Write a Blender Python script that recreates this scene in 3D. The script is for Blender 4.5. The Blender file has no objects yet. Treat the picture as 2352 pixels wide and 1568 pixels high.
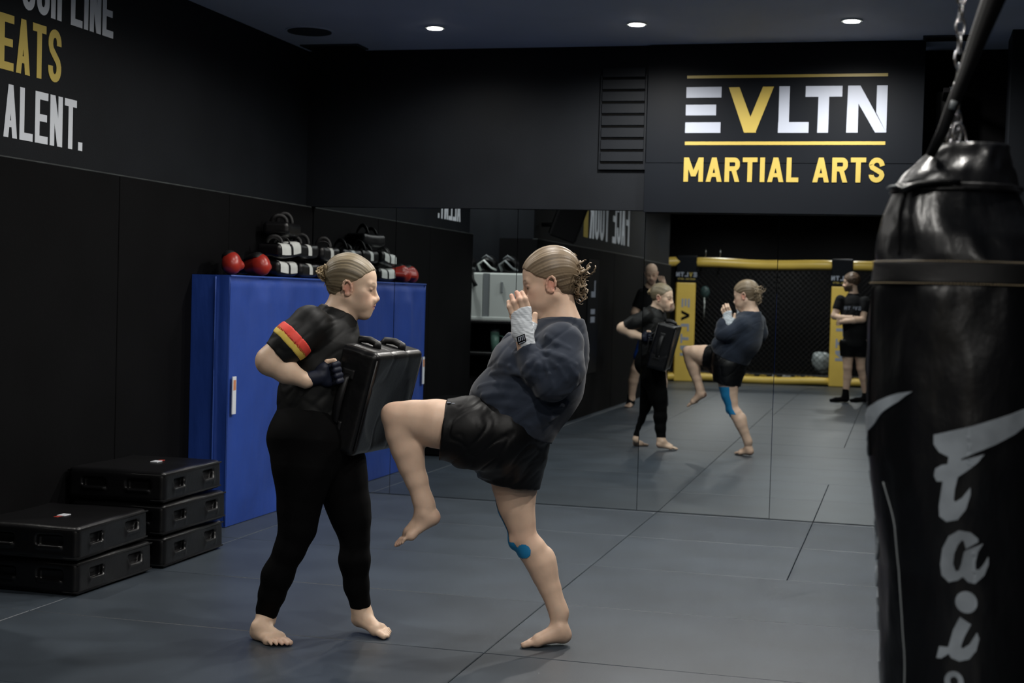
import bpy, bmesh, math, random
import numpy as np
from mathutils import Vector, Matrix
random.seed(7); RNG = np.random.RandomState(11)
scn = bpy.context.scene
COL = scn.collection

# ------------------------------------------------------------------ camera
PC = np.array([1176., 784.]); V1 = np.array([2090., 703.]); V2 = np.array([-11350., 327.])
FL = math.sqrt(-np.dot(V1-PC, V2-PC))
def _d(V):
    v = np.array([V[0]-PC[0], -(V[1]-PC[1]), -FL]); return v/np.linalg.norm(v)
_Y = _d(V1); _X = -_d(V2); _X = _X-_Y*np.dot(_X, _Y); _X /= np.linalg.norm(_X); _Z = np.cross(_X, _Y)
R = np.array([_X, _Y, _Z]); CAM = np.array([0, 0, 1.4])
def at(px, py, Z):                       # point seen at a pixel of the photograph, Z metres deep
    return CAM + R @ np.array([(px-PC[0])/FL*Z, -(py-PC[1])/FL*Z, -Z])
def ray(px, py): return at(px, py, 1.0)-CAM
def onz(px, py, z=0.): r = ray(px, py); return CAM+r*(z-CAM[2])/r[2]
def ony(px, py, y): r = ray(px, py); return CAM+r*(y-CAM[1])/r[1]
def onx(px, py, x): r = ray(px, py); return CAM+r*(x-CAM[0])/r[0]
cam = bpy.data.cameras.new('camera'); camo = bpy.data.objects.new('camera', cam); COL.objects.link(camo)
m4 = Matrix([list(R[i])+[CAM[i]] for i in range(3)]+[[0, 0, 0, 1]])
camo.matrix_world = m4
cam.lens = FL/2352*36; cam.sensor_width = 36; cam.clip_start = .05; cam.clip_end = 100
cam.dof.use_dof = True; cam.dof.focus_distance = 5.95; cam.dof.aperture_fstop = 4.5
scn.camera = camo
scn.view_settings.view_transform = 'Standard'; scn.view_settings.look = 'None'
scn.view_settings.gamma = 1; scn.view_settings.use_curve_mapping = False
scn.view_settings.exposure = 0.0
scn.cycles.caustics_reflective = False; scn.cycles.caustics_refractive = False
scn.cycles.max_bounces = 8
world = bpy.data.worlds.new('world'); scn.world = world; world.use_nodes = True
world.node_tree.nodes['Background'].inputs[0].default_value = (.62, .74, 1, 1)
world.node_tree.nodes['Background'].inputs[1].default_value = .05
LAMP = 88.0                              # watts of each downlight
D = 9.577                                # mirror plane
CEIL = 3.05
UU = np.array([.965, .261, 0.]); UU /= np.linalg.norm(UU); VV = np.array([-UU[1], UU[0], 0.])

# ------------------------------------------------------------------ materials
MATS = {}
def mat(name, color, rough=.6, spec=.5, metal=0., noise=None, bump=None, attr=False, emit=None, coat=0., objvar=0., sheen=0.):
    if name in MATS: return MATS[name]
    m = bpy.data.materials.new(name); m.use_nodes = True; nt = m.node_tree; b = nt.nodes['Principled BSDF']
    c = tuple(color)+(1,) if len(color) == 3 else color
    b.inputs['Base Color'].default_value = c; b.inputs['Roughness'].default_value = rough
    b.inputs['Specular IOR Level'].default_value = spec; b.inputs['Metallic'].default_value = metal
    if coat: b.inputs['Coat Weight'].default_value = coat
    if sheen: b.inputs['Sheen Weight'].default_value = sheen
    tc = nt.nodes.new('ShaderNodeTexCoord')
    src = None
    if attr:
        a = nt.nodes.new('ShaderNodeVertexColor'); a.layer_name = 'Col'; src = a.outputs['Color']
    if noise:                            # (scale, amount) or (scale, amount, stretch)
        n = nt.nodes.new('ShaderNodeTexNoise'); n.inputs['Scale'].default_value = noise[0]; n.inputs['Detail'].default_value = 6
        if len(noise) > 2:
            mp = nt.nodes.new('ShaderNodeMapping'); mp.inputs['Scale'].default_value = noise[2]
            nt.links.new(tc.outputs['Object'], mp.inputs[0]); nt.links.new(mp.outputs[0], n.inputs['Vector'])
        else: nt.links.new(tc.outputs['Object'], n.inputs['Vector'])
        r = nt.nodes.new('ShaderNodeMapRange'); r.inputs[3].default_value = 1-noise[1]; r.inputs[4].default_value = 1+noise[1]
        r.inputs[1].default_value = .3; r.inputs[2].default_value = .7
        nt.links.new(n.outputs[0], r.inputs[0])
        v = nt.nodes.new('ShaderNodeVectorMath'); v.operation = 'SCALE'
        if src: nt.links.new(src, v.inputs[0])
        else: v.inputs[0].default_value = c[:3]
        nt.links.new(r.outputs[0], v.inputs['Scale']); src = v.outputs[0]
    if objvar:
        oi = nt.nodes.new('ShaderNodeObjectInfo'); r = nt.nodes.new('ShaderNodeMapRange')
        r.inputs[3].default_value = 1-objvar; r.inputs[4].default_value = 1+objvar; nt.links.new(oi.outputs['Random'], r.inputs[0])
        v = nt.nodes.new('ShaderNodeVectorMath'); v.operation = 'SCALE'
        if src: nt.links.new(src, v.inputs[0])
        else: v.inputs[0].default_value = c[:3]
        nt.links.new(r.outputs[0], v.inputs['Scale']); src = v.outputs[0]
    if src: nt.links.new(src, b.inputs['Base Color'])
    if bump:                             # (scale, strength, distance, stretch)
        n = nt.nodes.new('ShaderNodeTexNoise'); n.inputs['Scale'].default_value = bump[0]; n.inputs['Detail'].default_value = 5
        mp = nt.nodes.new('ShaderNodeMapping'); mp.inputs['Scale'].default_value = bump[3] if len(bump) > 3 else (1, 1, 1)
        nt.links.new(tc.outputs['Object'], mp.inputs[0]); nt.links.new(mp.outputs[0], n.inputs['Vector'])
        bp = nt.nodes.new('ShaderNodeBump'); bp.inputs['Strength'].default_value = bump[1]; bp.inputs['Distance'].default_value = bump[2]
        nt.links.new(n.outputs[0], bp.inputs['Height']); nt.links.new(bp.outputs[0], b.inputs['Normal'])
    if emit:
        b.inputs['Emission Color'].default_value = tuple(emit[0])+(1,); b.inputs['Emission Strength'].default_value = emit[1]
    MATS[name] = m; return m
M_wall = mat('wall_paint', (.0085, .0100, .0125), .55, .09, noise=(3, .12), bump=(180, .25, .002))
M_pad = mat('wall_padding', (.0030, .0030, .0034), .7, .05, noise=(2.2, .2), bump=(60, .2, .002))
M_ceil = mat('ceiling_paint', (.56, .61, .74), .7, .3, noise=(1.5, .06))
M_panel = mat('sign_board', (.0048, .0062, .0088), .5, .08, noise=(2, .08), bump=(200, .15, .001))
M_floor = mat('rubber_tile', (.037, .048, .061), .42, .5, noise=(2.4, .22), bump=(260, .3, .0015), objvar=.07)
M_under = mat('tile_base_black', (.008, .008, .009), .9, .1)  # black base slab under the floor tiles
M_white = mat('white_print', (.31, .34, .41), .5, .4)
M_white_lit = mat('white_print_lit', (.80, .84, .90), .5, .4); M_gold_lit = mat('gold_print_lit', (.66, .50, .10), .5, .4)  # brighter copies of the sign prints; wall light is put into their colour
M_gold = mat('gold_print', (.36, .27, .05), .45, .5)
M_goldp = mat('gold_vinyl', (.75, .52, .10), .38, .5, noise=(4, .06))
M_black = mat('black_vinyl', (.003, .003, .0036), .34, .42, bump=(55, .25, .003))
M_blacks = mat('black_satin', (.005, .005, .0056), .48, .35)
M_matblack = mat('matt_black', (.0028, .0028, .0034), .85, .12)
M_slot = mat('slot_black', (.002, .002, .002), .95, .05)
M_blue = mat('blue_vinyl', (.016, .050, .26), .45, .4, noise=(3, .10), bump=(7, .5, .02, (1, 1, .35)))
M_blues = mat('blue_seam', (.030, .075, .32), .45, .4)
M_leather = mat('bag_leather', (.0030, .0033, .0042), .30, .45, bump=(26, .35, .008, (1, 1, .5)))
M_band = mat('bag_band', (.004, .004, .0045), .55, .3, bump=(120, .25, .002))
M_thread = mat('tan_thread', (.34, .27, .17), .7, .2)
M_letter = mat('faded_silver_print', (.24, .27, .30), .6, .3, noise=(14, .22))
M_steel = mat('chrome_steel', (.7, .7, .72), .18, .5, metal=1.)
M_grey = mat('grey_plastic', (.20, .22, .23), .5, .4)
M_whitep = mat('white_plastic', (.58, .62, .60), .35, .5)
M_mint = mat('mint_enamel', (.17, .33, .27), .35, .5)
M_towel = mat('cream_towel', (.55, .48, .33), .9, .1, bump=(90, .5, .004))
M_red = mat('red_leather', (.30, .020, .012), .35, .5, noise=(9, .15))
M_skin = mat('skin', (.55, .35, .26), .5, .4, attr=True, noise=(22, .05), bump=(160, .12, .0008))
MATS['skin'].node_tree.nodes['Principled BSDF'].inputs['Subsurface Weight'].default_value = .12
MATS['skin'].node_tree.nodes['Principled BSDF'].inputs['Subsurface Radius'].default_value = (.012, .005, .003)
M_hair = mat('hair', (.25, .17, .10), .48, .5, attr=True)
M_navy = mat('navy_cotton', (.017, .024, .040), .85, .25, noise=(8, .08), bump=(300, .3, .001), sheen=.15)
M_rash = mat('black_jersey', (.0042, .0046, .0046), .58, .28, bump=(240, .2, .001))
M_legg = mat('black_leggings', (.0014, .0014, .0016), .85, .1)
M_short = mat('black_satin_shorts', (.0016, .0016, .002), .48, .26, bump=(14, .3, .006))
M_wrap = mat('hand_wrap_cotton', (.62, .66, .70), .85, .2, bump=(38, .7, .004, (1, 1, 5)))
M_tape = mat('blue_tape', (.018, .22, .46), .6, .3, bump=(200, .3, .001))
M_maroon = mat('maroon_band', (.035, .006, .008), .7, .3)
M_darkblue = mat('dark_blue_glove', (.006, .009, .022), .6, .3)
M_bluesh = mat('bright_blue_shorts', (.015, .09, .45), .6, .3)
M_tee = mat('black_tee', (.0055, .0058, .0065), .85, .2)
M_film = mat('clear_film', (.30, .34, .35), .3, .5)
M_flagr = mat('red_band', (.78, .075, .055), .6, .3); M_flagy = mat('yellow_band', (.85, .62, .12), .6, .3)
M_tagw = mat('white_tag', (.6, .62, .66), .5, .3); M_tagr = mat('red_tag', (.3, .03, .02), .5, .3)
M_bald = M_skin
mm = bpy.data.materials.new('mirror_glass'); mm.use_nodes = True
b = mm.node_tree.nodes['Principled BSDF']; b.inputs['Metallic'].default_value = 1; b.inputs['Roughness'].default_value = 0.0
b.inputs['Base Color'].default_value = (.60, .65, .67, 1); M_mirror = mm
ml = bpy.data.materials.new('lamp_lens'); ml.use_nodes = True; b = ml.node_tree.nodes['Principled BSDF']
b.inputs['Emission Color'].default_value = (1, .98, .95, 1); b.inputs['Emission Strength'].default_value = 25; M_lens = ml

# ------------------------------------------------------------------ object helpers
def tag(o, label=None, cat=None, group=None, kind=None, category=None):
    cat = cat or category
    if label: o['label'] = label
    if cat: o['category'] = cat
    if group: o['group'] = group
    if kind: o['kind'] = kind
    return o
def empty(name, loc=(0, 0, 0), rz=0., **k):
    o = bpy.data.objects.new(name, None); COL.objects.link(o); o.location = tuple(map(float, loc)); o.rotation_euler = (0, 0, rz)
    o.empty_display_size = .1
    return tag(o, **k)
def link(name, me, m=None, parent=None, world=False, **k):
    if m is not None and not me.materials:
        me.materials.append(m)
    o = bpy.data.objects.new(name, me); COL.objects.link(o)
    if parent is not None:
        o.parent = parent
        if world:                        # vertices are in world space: undo the parent
            o.matrix_parent_inverse = Matrix.Identity(4)
            o.matrix_basis = world_of(parent).inverted()
    return tag(o, **k)
def world_of(o):
    mt = o.matrix_basis.copy()
    p = o.parent; c = o
    while p is not None:
        mt = p.matrix_basis @ mt; p = p.parent
    return mt
def fastmesh(name, V, Fq, smooth=True, cols=None):
    me = bpy.data.meshes.new(name); V = np.asarray(V, np.float32); Fq = np.asarray(Fq, np.int32)
    n = Fq.shape[1]; me.vertices.add(len(V)); me.vertices.foreach_set('co', V.ravel())
    me.loops.add(Fq.size); me.loops.foreach_set('vertex_index', Fq.ravel())
    me.polygons.add(len(Fq)); me.polygons.foreach_set('loop_start', np.arange(0, Fq.size, n, dtype=np.int32))
    me.update(calc_edges=True)
    if smooth: me.polygons.foreach_set('use_smooth', np.ones(len(Fq), bool))
    if cols is not None:
        ca = me.color_attributes.new('Col', 'FLOAT_COLOR', 'POINT'); c4 = np.ones((len(V), 4), np.float32); c4[:, :3] = cols
        ca.data.foreach_set('color', c4.ravel())
    return me
def bm_mesh(bm, name='m', smooth=False):
    me = bpy.data.meshes.new(name); bm.normal_update(); bm.to_mesh(me); bm.free()
    if smooth: me.polygons.foreach_set('use_smooth', np.ones(len(me.polygons), bool))
    return me
def b_box(bm, lo, hi, bev=0., seg=1, mx=None):
    r = bmesh.ops.create_cube(bm, size=1.); vs = r['verts']
    for v in vs:
        v.co = Vector([lo[i]+(hi[i]-lo[i])*(v.co[i]+.5) for i in range(3)])
    if bev:
        es = list({e for v in vs for e in v.link_edges})
        q = bmesh.ops.bevel(bm, geom=es, offset=bev, segments=seg, profile=.5, affect='EDGES')
        vs = list({v for f in q['faces'] for v in f.verts} | {v for v in vs if v.is_valid})
    if mx is not None:
        for v in vs: v.co = mx @ v.co
    return vs
def box(name, lo, hi, m, parent=None, bev=0., seg=1, world=True, smooth=False, **k):
    bm = bmesh.new(); b_box(bm, lo, hi, bev, seg); return link(name, bm_mesh(bm, name, smooth), m, parent, world, **k)
def b_tube(bm, pts, rad, n=8, closed=False, caps=True, flat=1.):
    pts = [Vector(tuple(map(float, p))) for p in pts]; N = len(pts); rings = []
    if not hasattr(rad, '__len__'): rad = [rad]*N
    prev = None
    for i, p in enumerate(pts):
        if closed: t = pts[(i+1) % N]-pts[i-1]
        else: t = pts[min(i+1, N-1)]-pts[max(i-1, 0)]
        t.normalize()
        if prev is None:
            a = Vector((0, 0, 1)) if abs(t.z) < .9 else Vector((1, 0, 0)); x = t.cross(a).normalized()
        else:
            x = (prev-t*prev.dot(t)).normalized()
        prev = x; y = t.cross(x)
        rings.append([bm.verts.new(p+(x*math.cos(2*math.pi*j/n)+y*math.sin(2*math.pi*j/n)*flat)*rad[i]) for j in range(n)])
    for i in range(N if closed else N-1):
        A = rings[i]; B = rings[(i+1) % N]
        for j in range(n): bm.faces.new((A[j], A[(j+1) % n], B[(j+1) % n], B[j]))
    if caps and not closed:
        bm.faces.new(rings[0][::-1]); bm.faces.new(rings[-1])
def tube(name, pts, rad, m, parent=None, n=8, closed=False, world=True, flat=1., **k):
    bm = bmesh.new(); b_tube(bm, pts, rad, n, closed, flat=flat); return link(name, bm_mesh(bm, name, True), m, parent, world, **k)
def b_disc(bm, c, r, h, n=24, axis='z', r2=None):
    mx = Matrix.Translation(c)
    if axis == 'x': mx = mx @ Matrix.Rotation(math.pi/2, 4, 'Y')
    if axis == 'y': mx = mx @ Matrix.Rotation(math.pi/2, 4, 'X')
    bmesh.ops.create_cone(bm, cap_ends=True, segments=n, radius1=r, radius2=r if r2 is None else r2, depth=h, matrix=mx)

# ------------------------------------------------------------------ implicit surfaces -> one continuous mesh
_T = RNG.rand(32, 32, 32).astype(np.float32)
def vnoise(x, y, z):
    xi = np.floor(x).astype(int); yi = np.floor(y).astype(int); zi = np.floor(z).astype(int)
    fx = x-xi; fy = y-yi; fz = z-zi; fx = fx*fx*(3-2*fx); fy = fy*fy*(3-2*fy); fz = fz*fz*(3-2*fz); r = 0
    for a in (0, 1):
        for b_ in (0, 1):
            for c in (0, 1):
                r = r+_T[(xi+a) & 31, (yi+b_) & 31, (zi+c) & 31]*(fx if a else 1-fx)*(fy if b_ else 1-fy)*(fz if c else 1-fz)
    return r*2-1
def unit(v): v = np.asarray(v, float); return v/np.linalg.norm(v)
class Sdf:
    def __init__(s): s.ops = []; s.disp = None; s.clips = []
    def rc(s, a, b, ra, rb=None, k=.02, sv=1., cut=(), mode='u', axis=None):
        a = np.asarray(a, float); b = np.asarray(b, float); rb = ra if rb is None else rb
        w = np.array([1, 1/sv, 1.]) ; rm = max(ra, rb)*max(1, sv)
        lo = np.minimum(a, b)-rm; hi = np.maximum(a, b)+rm
        A = a*w; Bd = (b-a)*w; L = max(np.dot(Bd, Bd), 1e-9)
        def f(X, Y, Z):
            px = X-A[0]; py = Y*w[1]-A[1]; pz = Z-A[2]
            t = np.clip((px*Bd[0]+py*Bd[1]+pz*Bd[2])/L, 0, 1)
            d = np.sqrt((px-t*Bd[0])**2+(py-t*Bd[1])**2+(pz-t*Bd[2])**2)-(ra+(rb-ra)*t)
            for (p, n) in cut:
                n = unit(n); e = (X-p[0])*n[0]+(Y-p[1])*n[1]+(Z-p[2])*n[2]
                d = np.maximum(d, e)
            return d
        s.ops.append((f, lo, hi, k, mode)); return s
    def chain(s, pts, k=.02, sv=1., cut=(), d=0., mode='u'):   # pts: (x,y,z,r)
        for p, q in zip(pts[:-1], pts[1:]): s.rc(p[:3], q[:3], p[3]+d, q[3]+d, k, sv, cut, mode)
        return s
    def ell(s, c, r, ax=None, k=.02, mode='u', cut=()):
        c = np.asarray(c, float); r = np.asarray(r, float); ax = np.eye(3) if ax is None else np.asarray(ax); rm = r.max()
        def f(X, Y, Z):
            dx = X-c[0]; dy = Y-c[1]; dz = Z-c[2]; k0 = 0; k1 = 0
            for i in range(3):
                q = dx*ax[i][0]+dy*ax[i][1]+dz*ax[i][2]; k0 = k0+(q/r[i])**2; k1 = k1+(q/r[i]**2)**2
            k0 = np.sqrt(k0); k1 = np.sqrt(k1)+1e-9
            d = k0*(k0-1)/k1
            for (p, n) in cut:
                n = unit(n); d = np.maximum(d, (X-p[0])*n[0]+(Y-p[1])*n[1]+(Z-p[2])*n[2])
            return d
        s.ops.append((f, c-rm, c+rm, k, mode)); return s
    def box(s, c, h, rad=.01, ax=None, k=.01, mode='u'):
        c = np.asarray(c, float); h = np.asarray(h, float); ax = np.eye(3) if ax is None else np.asarray(ax); rm = np.linalg.norm(h)
        def f(X, Y, Z):
            dx = X-c[0]; dy = Y-c[1]; dz = Z-c[2]; q = [np.abs(dx*ax[i][0]+dy*ax[i][1]+dz*ax[i][2])-h[i]+rad for i in range(3)]
            o = np.sqrt(np.maximum(q[0], 0)**2+np.maximum(q[1], 0)**2+np.maximum(q[2], 0)**2)
            return o+np.minimum(np.maximum(q[0], np.maximum(q[1], q[2])), 0)-rad
        s.ops.append((f, c-rm, c+rm, k, mode)); return s
    def ev(s, P):
        X, Y, Z = np.asarray(P, float).T; F = np.full(len(X), .2)
        for f, a, b_, k, mode in s.ops:
            d = f(X, Y, Z)
            if mode == 'u': h = np.maximum(k-np.abs(d-F), 0)/k; F = np.minimum(d, F)-h*h*k*.25
        return F
    def ridge(s, pt, path, r, sink=.35, d0=-.5, k=.014):
        '''a cloth fold: follows the surface seen along the path; pt(px, py, d) -> local'''
        out = []
        for i, (x, y) in enumerate(path):
            ds = np.arange(d0, .2, .004); F = s.ev([pt(x, y, d) for d in ds]); j = np.nonzero(F < 0)[0]
            if len(j) == 0: continue
            t = i/max(len(path)-1, 1); out.append((pt(x, y, ds[j[0]]+r*sink), r*(.45+.55*math.sin(math.pi*min(max(t, .1), .9)))))
        for a, b_ in zip(out[:-1], out[1:]): s.rc(a[0], b_[0], a[1], b_[1], k)
    def clip(s, p, n): s.clips.append((np.asarray(p, float), unit(n))); return s
    def bounds(s):
        u = [o for o in s.ops if o[4] == 'u']
        return np.min([o[1] for o in u], 0)-.02, np.max([o[2] for o in u], 0)+.02
    def grid(s, lo, hi, res):
        n = np.ceil((hi-lo)/res).astype(int)+1
        ax = [(lo[i]+np.arange(n[i])*res).astype(np.float32) for i in range(3)]
        F = np.full(n, .2, np.float32)
        for f, a, b_, k, mode in s.ops:
            mg = k+3*res
            i0 = np.maximum(np.floor((a-mg-lo)/res).astype(int), 0); i1 = np.minimum(np.ceil((b_+mg-lo)/res).astype(int)+1, n)
            if (i1 <= i0).any(): continue
            sl = tuple(slice(i0[i], i1[i]) for i in range(3))
            X = ax[0][sl[0]][:, None, None]; Y = ax[1][sl[1]][None, :, None]; Z = ax[2][sl[2]][None, None, :]
            d = f(X, Y, Z).astype(np.float32); G = F[sl]
            if mode == 'u':
                h = np.maximum(k-np.abs(d-G), 0)/k; F[sl] = np.minimum(d, G)-h*h*k*.25
            else:
                d = -d; h = np.maximum(k-np.abs(d-G), 0)/k; F[sl] = np.maximum(d, G)+h*h*k*.25
        if s.disp is not None:
            idx = np.nonzero(np.abs(F) < .03)
            F[idx] += s.disp(ax[0][idx[0]], ax[1][idx[1]], ax[2][idx[2]])
        for p, nn in s.clips:
            F = np.maximum(F, (ax[0][:, None, None]-p[0])*nn[0]+(ax[1][None, :, None]-p[1])*nn[1]+(ax[2][None, None, :]-p[2])*nn[2]).astype(np.float32)
        F[0] = F[-1] = .1; F[:, 0] = F[:, -1] = .1; F[:, :, 0] = F[:, :, -1] = .1
        return F, ax
def snet(F, lo, res):
    S = F < 0; n = np.array(F.shape)
    c = [S[a:n[0]-1+a, b_:n[1]-1+b_, d:n[2]-1+d] for a in (0, 1) for b_ in (0, 1) for d in (0, 1)]
    al = c[0].copy(); an = c[0].copy()
    for q in c[1:]: al &= q; an |= q
    I = np.nonzero(an & ~al); P = np.stack(I, 1); m = len(P); acc = np.zeros((m, 3)); cnt = np.zeros(m)
    co = [(a, b_, d) for a in (0, 1) for b_ in (0, 1) for d in (0, 1)]
    for i in range(8):
        for j in range(i+1, 8):
            a, b_ = np.array(co[i]), np.array(co[j])
            if np.abs(a-b_).sum() != 1: continue
            fa = F[I[0]+a[0], I[1]+a[1], I[2]+a[2]]; fb = F[I[0]+b_[0], I[1]+b_[1], I[2]+b_[2]]
            x = (fa < 0) != (fb < 0); t = np.where(x, fa/np.where(x, fa-fb, 1), 0)
            acc += np.where(x[:, None], a+(b_-a)*t[:, None], 0); cnt += x
    V = lo+(P+acc/cnt[:, None])*res
    idx = -np.ones(n-1, np.int64); idx[I] = np.arange(m); Q = []
    for ax in range(3):
        o1, o2 = [(1, 2), (2, 0), (0, 1)][ax]
        sl0 = [slice(1, None)]*3; sl1 = [slice(1, None)]*3; sl0[ax] = slice(0, n[ax]-1); sl1[ax] = slice(1, n[ax])
        a = S[tuple(sl0)]; b_ = S[tuple(sl1)]; E = np.nonzero(a != b_); inside = a[E]
        p = np.stack(E, 1); p[:, o1] += 1; p[:, o2] += 1
        ok = (p[:, o1] < n[o1]-1) & (p[:, o2] < n[o2]-1); p = p[ok]; inside = inside[ok]
        e1 = np.zeros(3, int); e1[o1] = 1; e2 = np.zeros(3, int); e2[o2] = 1
        g = lambda q: idx[q[:, 0], q[:, 1], q[:, 2]]
        q = np.stack([g(p-e1-e2), g(p-e2), g(p), g(p-e1)], 1)
        q[~inside] = q[~inside][:, ::-1]; Q.append(q)
    Q = np.concatenate(Q); Q = Q[(Q >= 0).all(1)]
    return V, Q
def polygonise(sdf, res, fine=(), keep=None):
    """one mesh: coarse everywhere, finer inside the listed boxes (lo, hi, res)"""
    lo, hi = sdf.bounds(); F, _ = sdf.grid(lo, hi, res); V, Q = snet(F, lo, res); Vs = [V]; Qs = []
    cen = V[Q].mean(1); rm = np.zeros(len(Q), bool)
    for (a, b_, r) in fine:
        a = np.asarray(a, float); b_ = np.asarray(b_, float); rm |= ((cen > a+.6*res) & (cen < b_-.6*res)).all(1)
    Qs.append(Q[~rm]); off = len(V)
    for (a, b_, r) in fine:
        a = np.asarray(a, float); b_ = np.asarray(b_, float)
        F, _ = sdf.grid(a-2*r, b_+2*r, r); W, P = snet(F, a-2*r, r); cw = W[P].mean(1)
        P = P[((cw > a) & (cw < b_)).all(1)]; Vs.append(W); Qs.append(P+off); off += len(W)
    V = np.concatenate(Vs); Q = np.concatenate(Qs)
    if keep is not None: Q = Q[keep(V[Q].mean(1))]
    u, inv = np.unique(Q.ravel(), return_inverse=True); return V[u], inv.reshape(-1, 4)
class Frame:                              # local (right, away, up) axes -> world
    def __init__(s, o, u, v): s.o = np.asarray(o, float); s.M = np.array([u, v, [0, 0, 1.]]); s.flip = np.linalg.det(s.M) < 0
    def w(s, p): return s.o+np.asarray(p) @ s.M
    def l(s, p): return (np.asarray(p)-s.o) @ s.M.T
def sdf_obj(name, sdf, m, root, fr, res, fine=(), paint=None, keep=None, **k):
    V, Q = polygonise(sdf, res, fine, keep)
    if len(Q) == 0: print('EMPTY', name); return None
    cols = paint(V) if paint else None
    if fr is not None:
        if fr.flip: Q = Q[:, ::-1]
        V = fr.w(V)-fr.o
    me = fastmesh(name, V, Q, True, cols)
    return link(name, me, m, root, **k)

# ------------------------------------------------------------------ lettering
def arc(cx, cy, rx, ry, a0, a1, n=10): return [(cx+rx*math.cos(math.radians(a0+(a1-a0)*i/n)), cy+ry*math.sin(math.radians(a0+(a1-a0)*i/n))) for i in range(n+1)]
def thick(path, t):
    P = [Vector(p) for p in path]; out = []
    for i in range(len(P)):
        d = (P[min(i+1, len(P)-1)]-P[max(i-1, 0)]).normalized(); n = Vector((-d.y, d.x))*t/2; out.append((P[i]+n, P[i]-n))
    return [[tuple(out[i][0]), tuple(out[i][1]), tuple(out[i+1][1]), tuple(out[i+1][0])] for i in range(len(P)-1)]
def rect(x0, y0, x1, y1): return [[(x0, y0), (x1, y0), (x1, y1), (x0, y1)]]
def sl(x0, y0, x1, y1, th): return [[(x0, y0), (x0+th, y0), (x1+th, y1), (x1, y1)]]
def glyph(ch, w, t):                      # height 1, width w, stroke t
    h = t/2; hx = h
    if ch == 'I': return rect(0, 0, t, 1), t
    if ch == '.': return rect(0, 0, t, t*1.1), t
    if ch == 'L': return rect(0, 0, t, 1)+rect(t, 0, w, t*.95), w
    if ch == 'T': return rect(0, 1-t*.95, w, 1)+rect((w-t)/2, 0, (w+t)/2, 1-t*.95), w
    if ch == 'E': return rect(0, 0, t, 1)+rect(t, 0, w, t*.95)+rect(t, 1-t*.95, w, 1)+rect(t, .5-t*.45, w*.92, .5+t*.45), w
    if ch == 'F': return rect(0, 0, t, 1)+rect(t, 1-t*.95, w, 1)+rect(t, .5-t*.45, w*.92, .5+t*.45), w
    if ch == 'N': return rect(0, 0, t, 1)+rect(w-t, 0, w, 1)+sl(w-t*1.12, 0, t*.12-.0, 1, t), w
    if ch == 'V': return sl(w/2-t/2, 0, 0, 1, t)+sl(w/2-t/2, 0, w-t, 1, t), w
    if ch == 'A': return sl(0, 0, w/2-t/2, 1, t)+sl(w-t, 0, w/2-t/2, 1, t)+rect(w*.22, .2, w*.78, .2+t*.8), w
    if ch == 'M':
        return rect(0, 0, t, 1)+rect(w-t, 0, w, 1)+sl(w/2-t/2, .22, t*.05, 1, t)+sl(w/2-t/2, .22, w-t*1.05, 1, t), w
    if ch == 'Y': return rect((w-t)/2, 0, (w+t)/2, .5)+sl((w-t)/2, .45, 0, 1, t)+sl((w-t)/2, .45, w-t, 1, t), w
    if ch in 'PRB':
        b0 = .44 if ch != 'B' else .5; r = min(.14, (1-b0)/2-h-.001)
        p = [(t*.5, 1-h)]+[(w-hx-r, 1-h)]+arc(w-hx-r, 1-h-r, r, r, 90, 0, 5)+arc(w-hx-r, b0+h+r, r, r, 0, -90, 5)+[(t*.5, b0+h)]
        g = rect(0, 0, t, 1)+thick(p, t*.98)
        if ch == 'R': g += sl(w-t, 0, w*.42, b0+h, t*.98)
        if ch == 'B':
            p = [(t*.5, b0)]+arc(w-hx-r, b0-r, r, r, 90, 0, 5)+arc(w-hx-r, h+r, r, r, 0, -90, 5)+[(t*.5, h)]; g += thick(p, t*.98)
        return g, w
    if ch == 'D':
        r = w*.4; p = [(t*.5, 1-h)]+arc(w-hx-r, 1-h-r, r, r, 90, 0, 6)+arc(w-hx-r, h+r, r, r, 0, -90, 6)+[(t*.5, h)]
        return rect(0, 0, t, 1)+thick(p, t*.98), w
    rx = w/2-h; ry = min(rx*1.25, .24)
    if ch == 'O': p = arc(w/2, 1-h-ry, rx, ry, 180, 0, 12)+arc(w/2, h+ry, rx, ry, 0, -180, 12)+[(h, 1-h-ry)]; return thick(p, t), w
    if ch == 'U': p = [(h, 1)]+arc(w/2, h+ry, rx, ry, 180, 360, 12)+[(w-h, 1)]; return thick(p, t), w
    if ch == 'C': p = [(w-h, .66)]+arc(w/2, 1-h-ry, rx, ry, 0, 180, 12)+arc(w/2, h+ry, rx, ry, 180, 360, 12)+[(w-h, .34)]; return thick(p, t), w
    if ch == 'S':
        p = [(w-h, .70)]+arc(w/2, 1-h-ry, rx, ry, 0, 180, 10)+[(h, .70), (h+.03, .61), (w/2, .5), (w-h-.03, .39), (w-h, .30)]+arc(w/2, h+ry, rx, ry, 0, -180, 10)+[(h, .30)]
        return thick(p, t), w
    if ch == '=': return rect(0, 0, w, .235)+rect(0, .385, w*.86, .62)+rect(0, .77, w, 1), w   # the three-bar E
    return [], w
def text_polys(s, H, W=.45, t=.16, gap=.09, wd={}):
    x = 0; out = []
    for ch in s:
        if ch == ' ': x += W*.75; continue
        g, w = glyph(ch, wd.get(ch, W), t); out.append([[((x+p[0])*H, p[1]*H) for p in q] for q in g]); x += w+gap
    return out, (x-gap)*H
def letters(name, groups, fn, th, m, parent):
    for g in groups: print_mesh(name, g, fn, th, m, parent)
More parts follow.
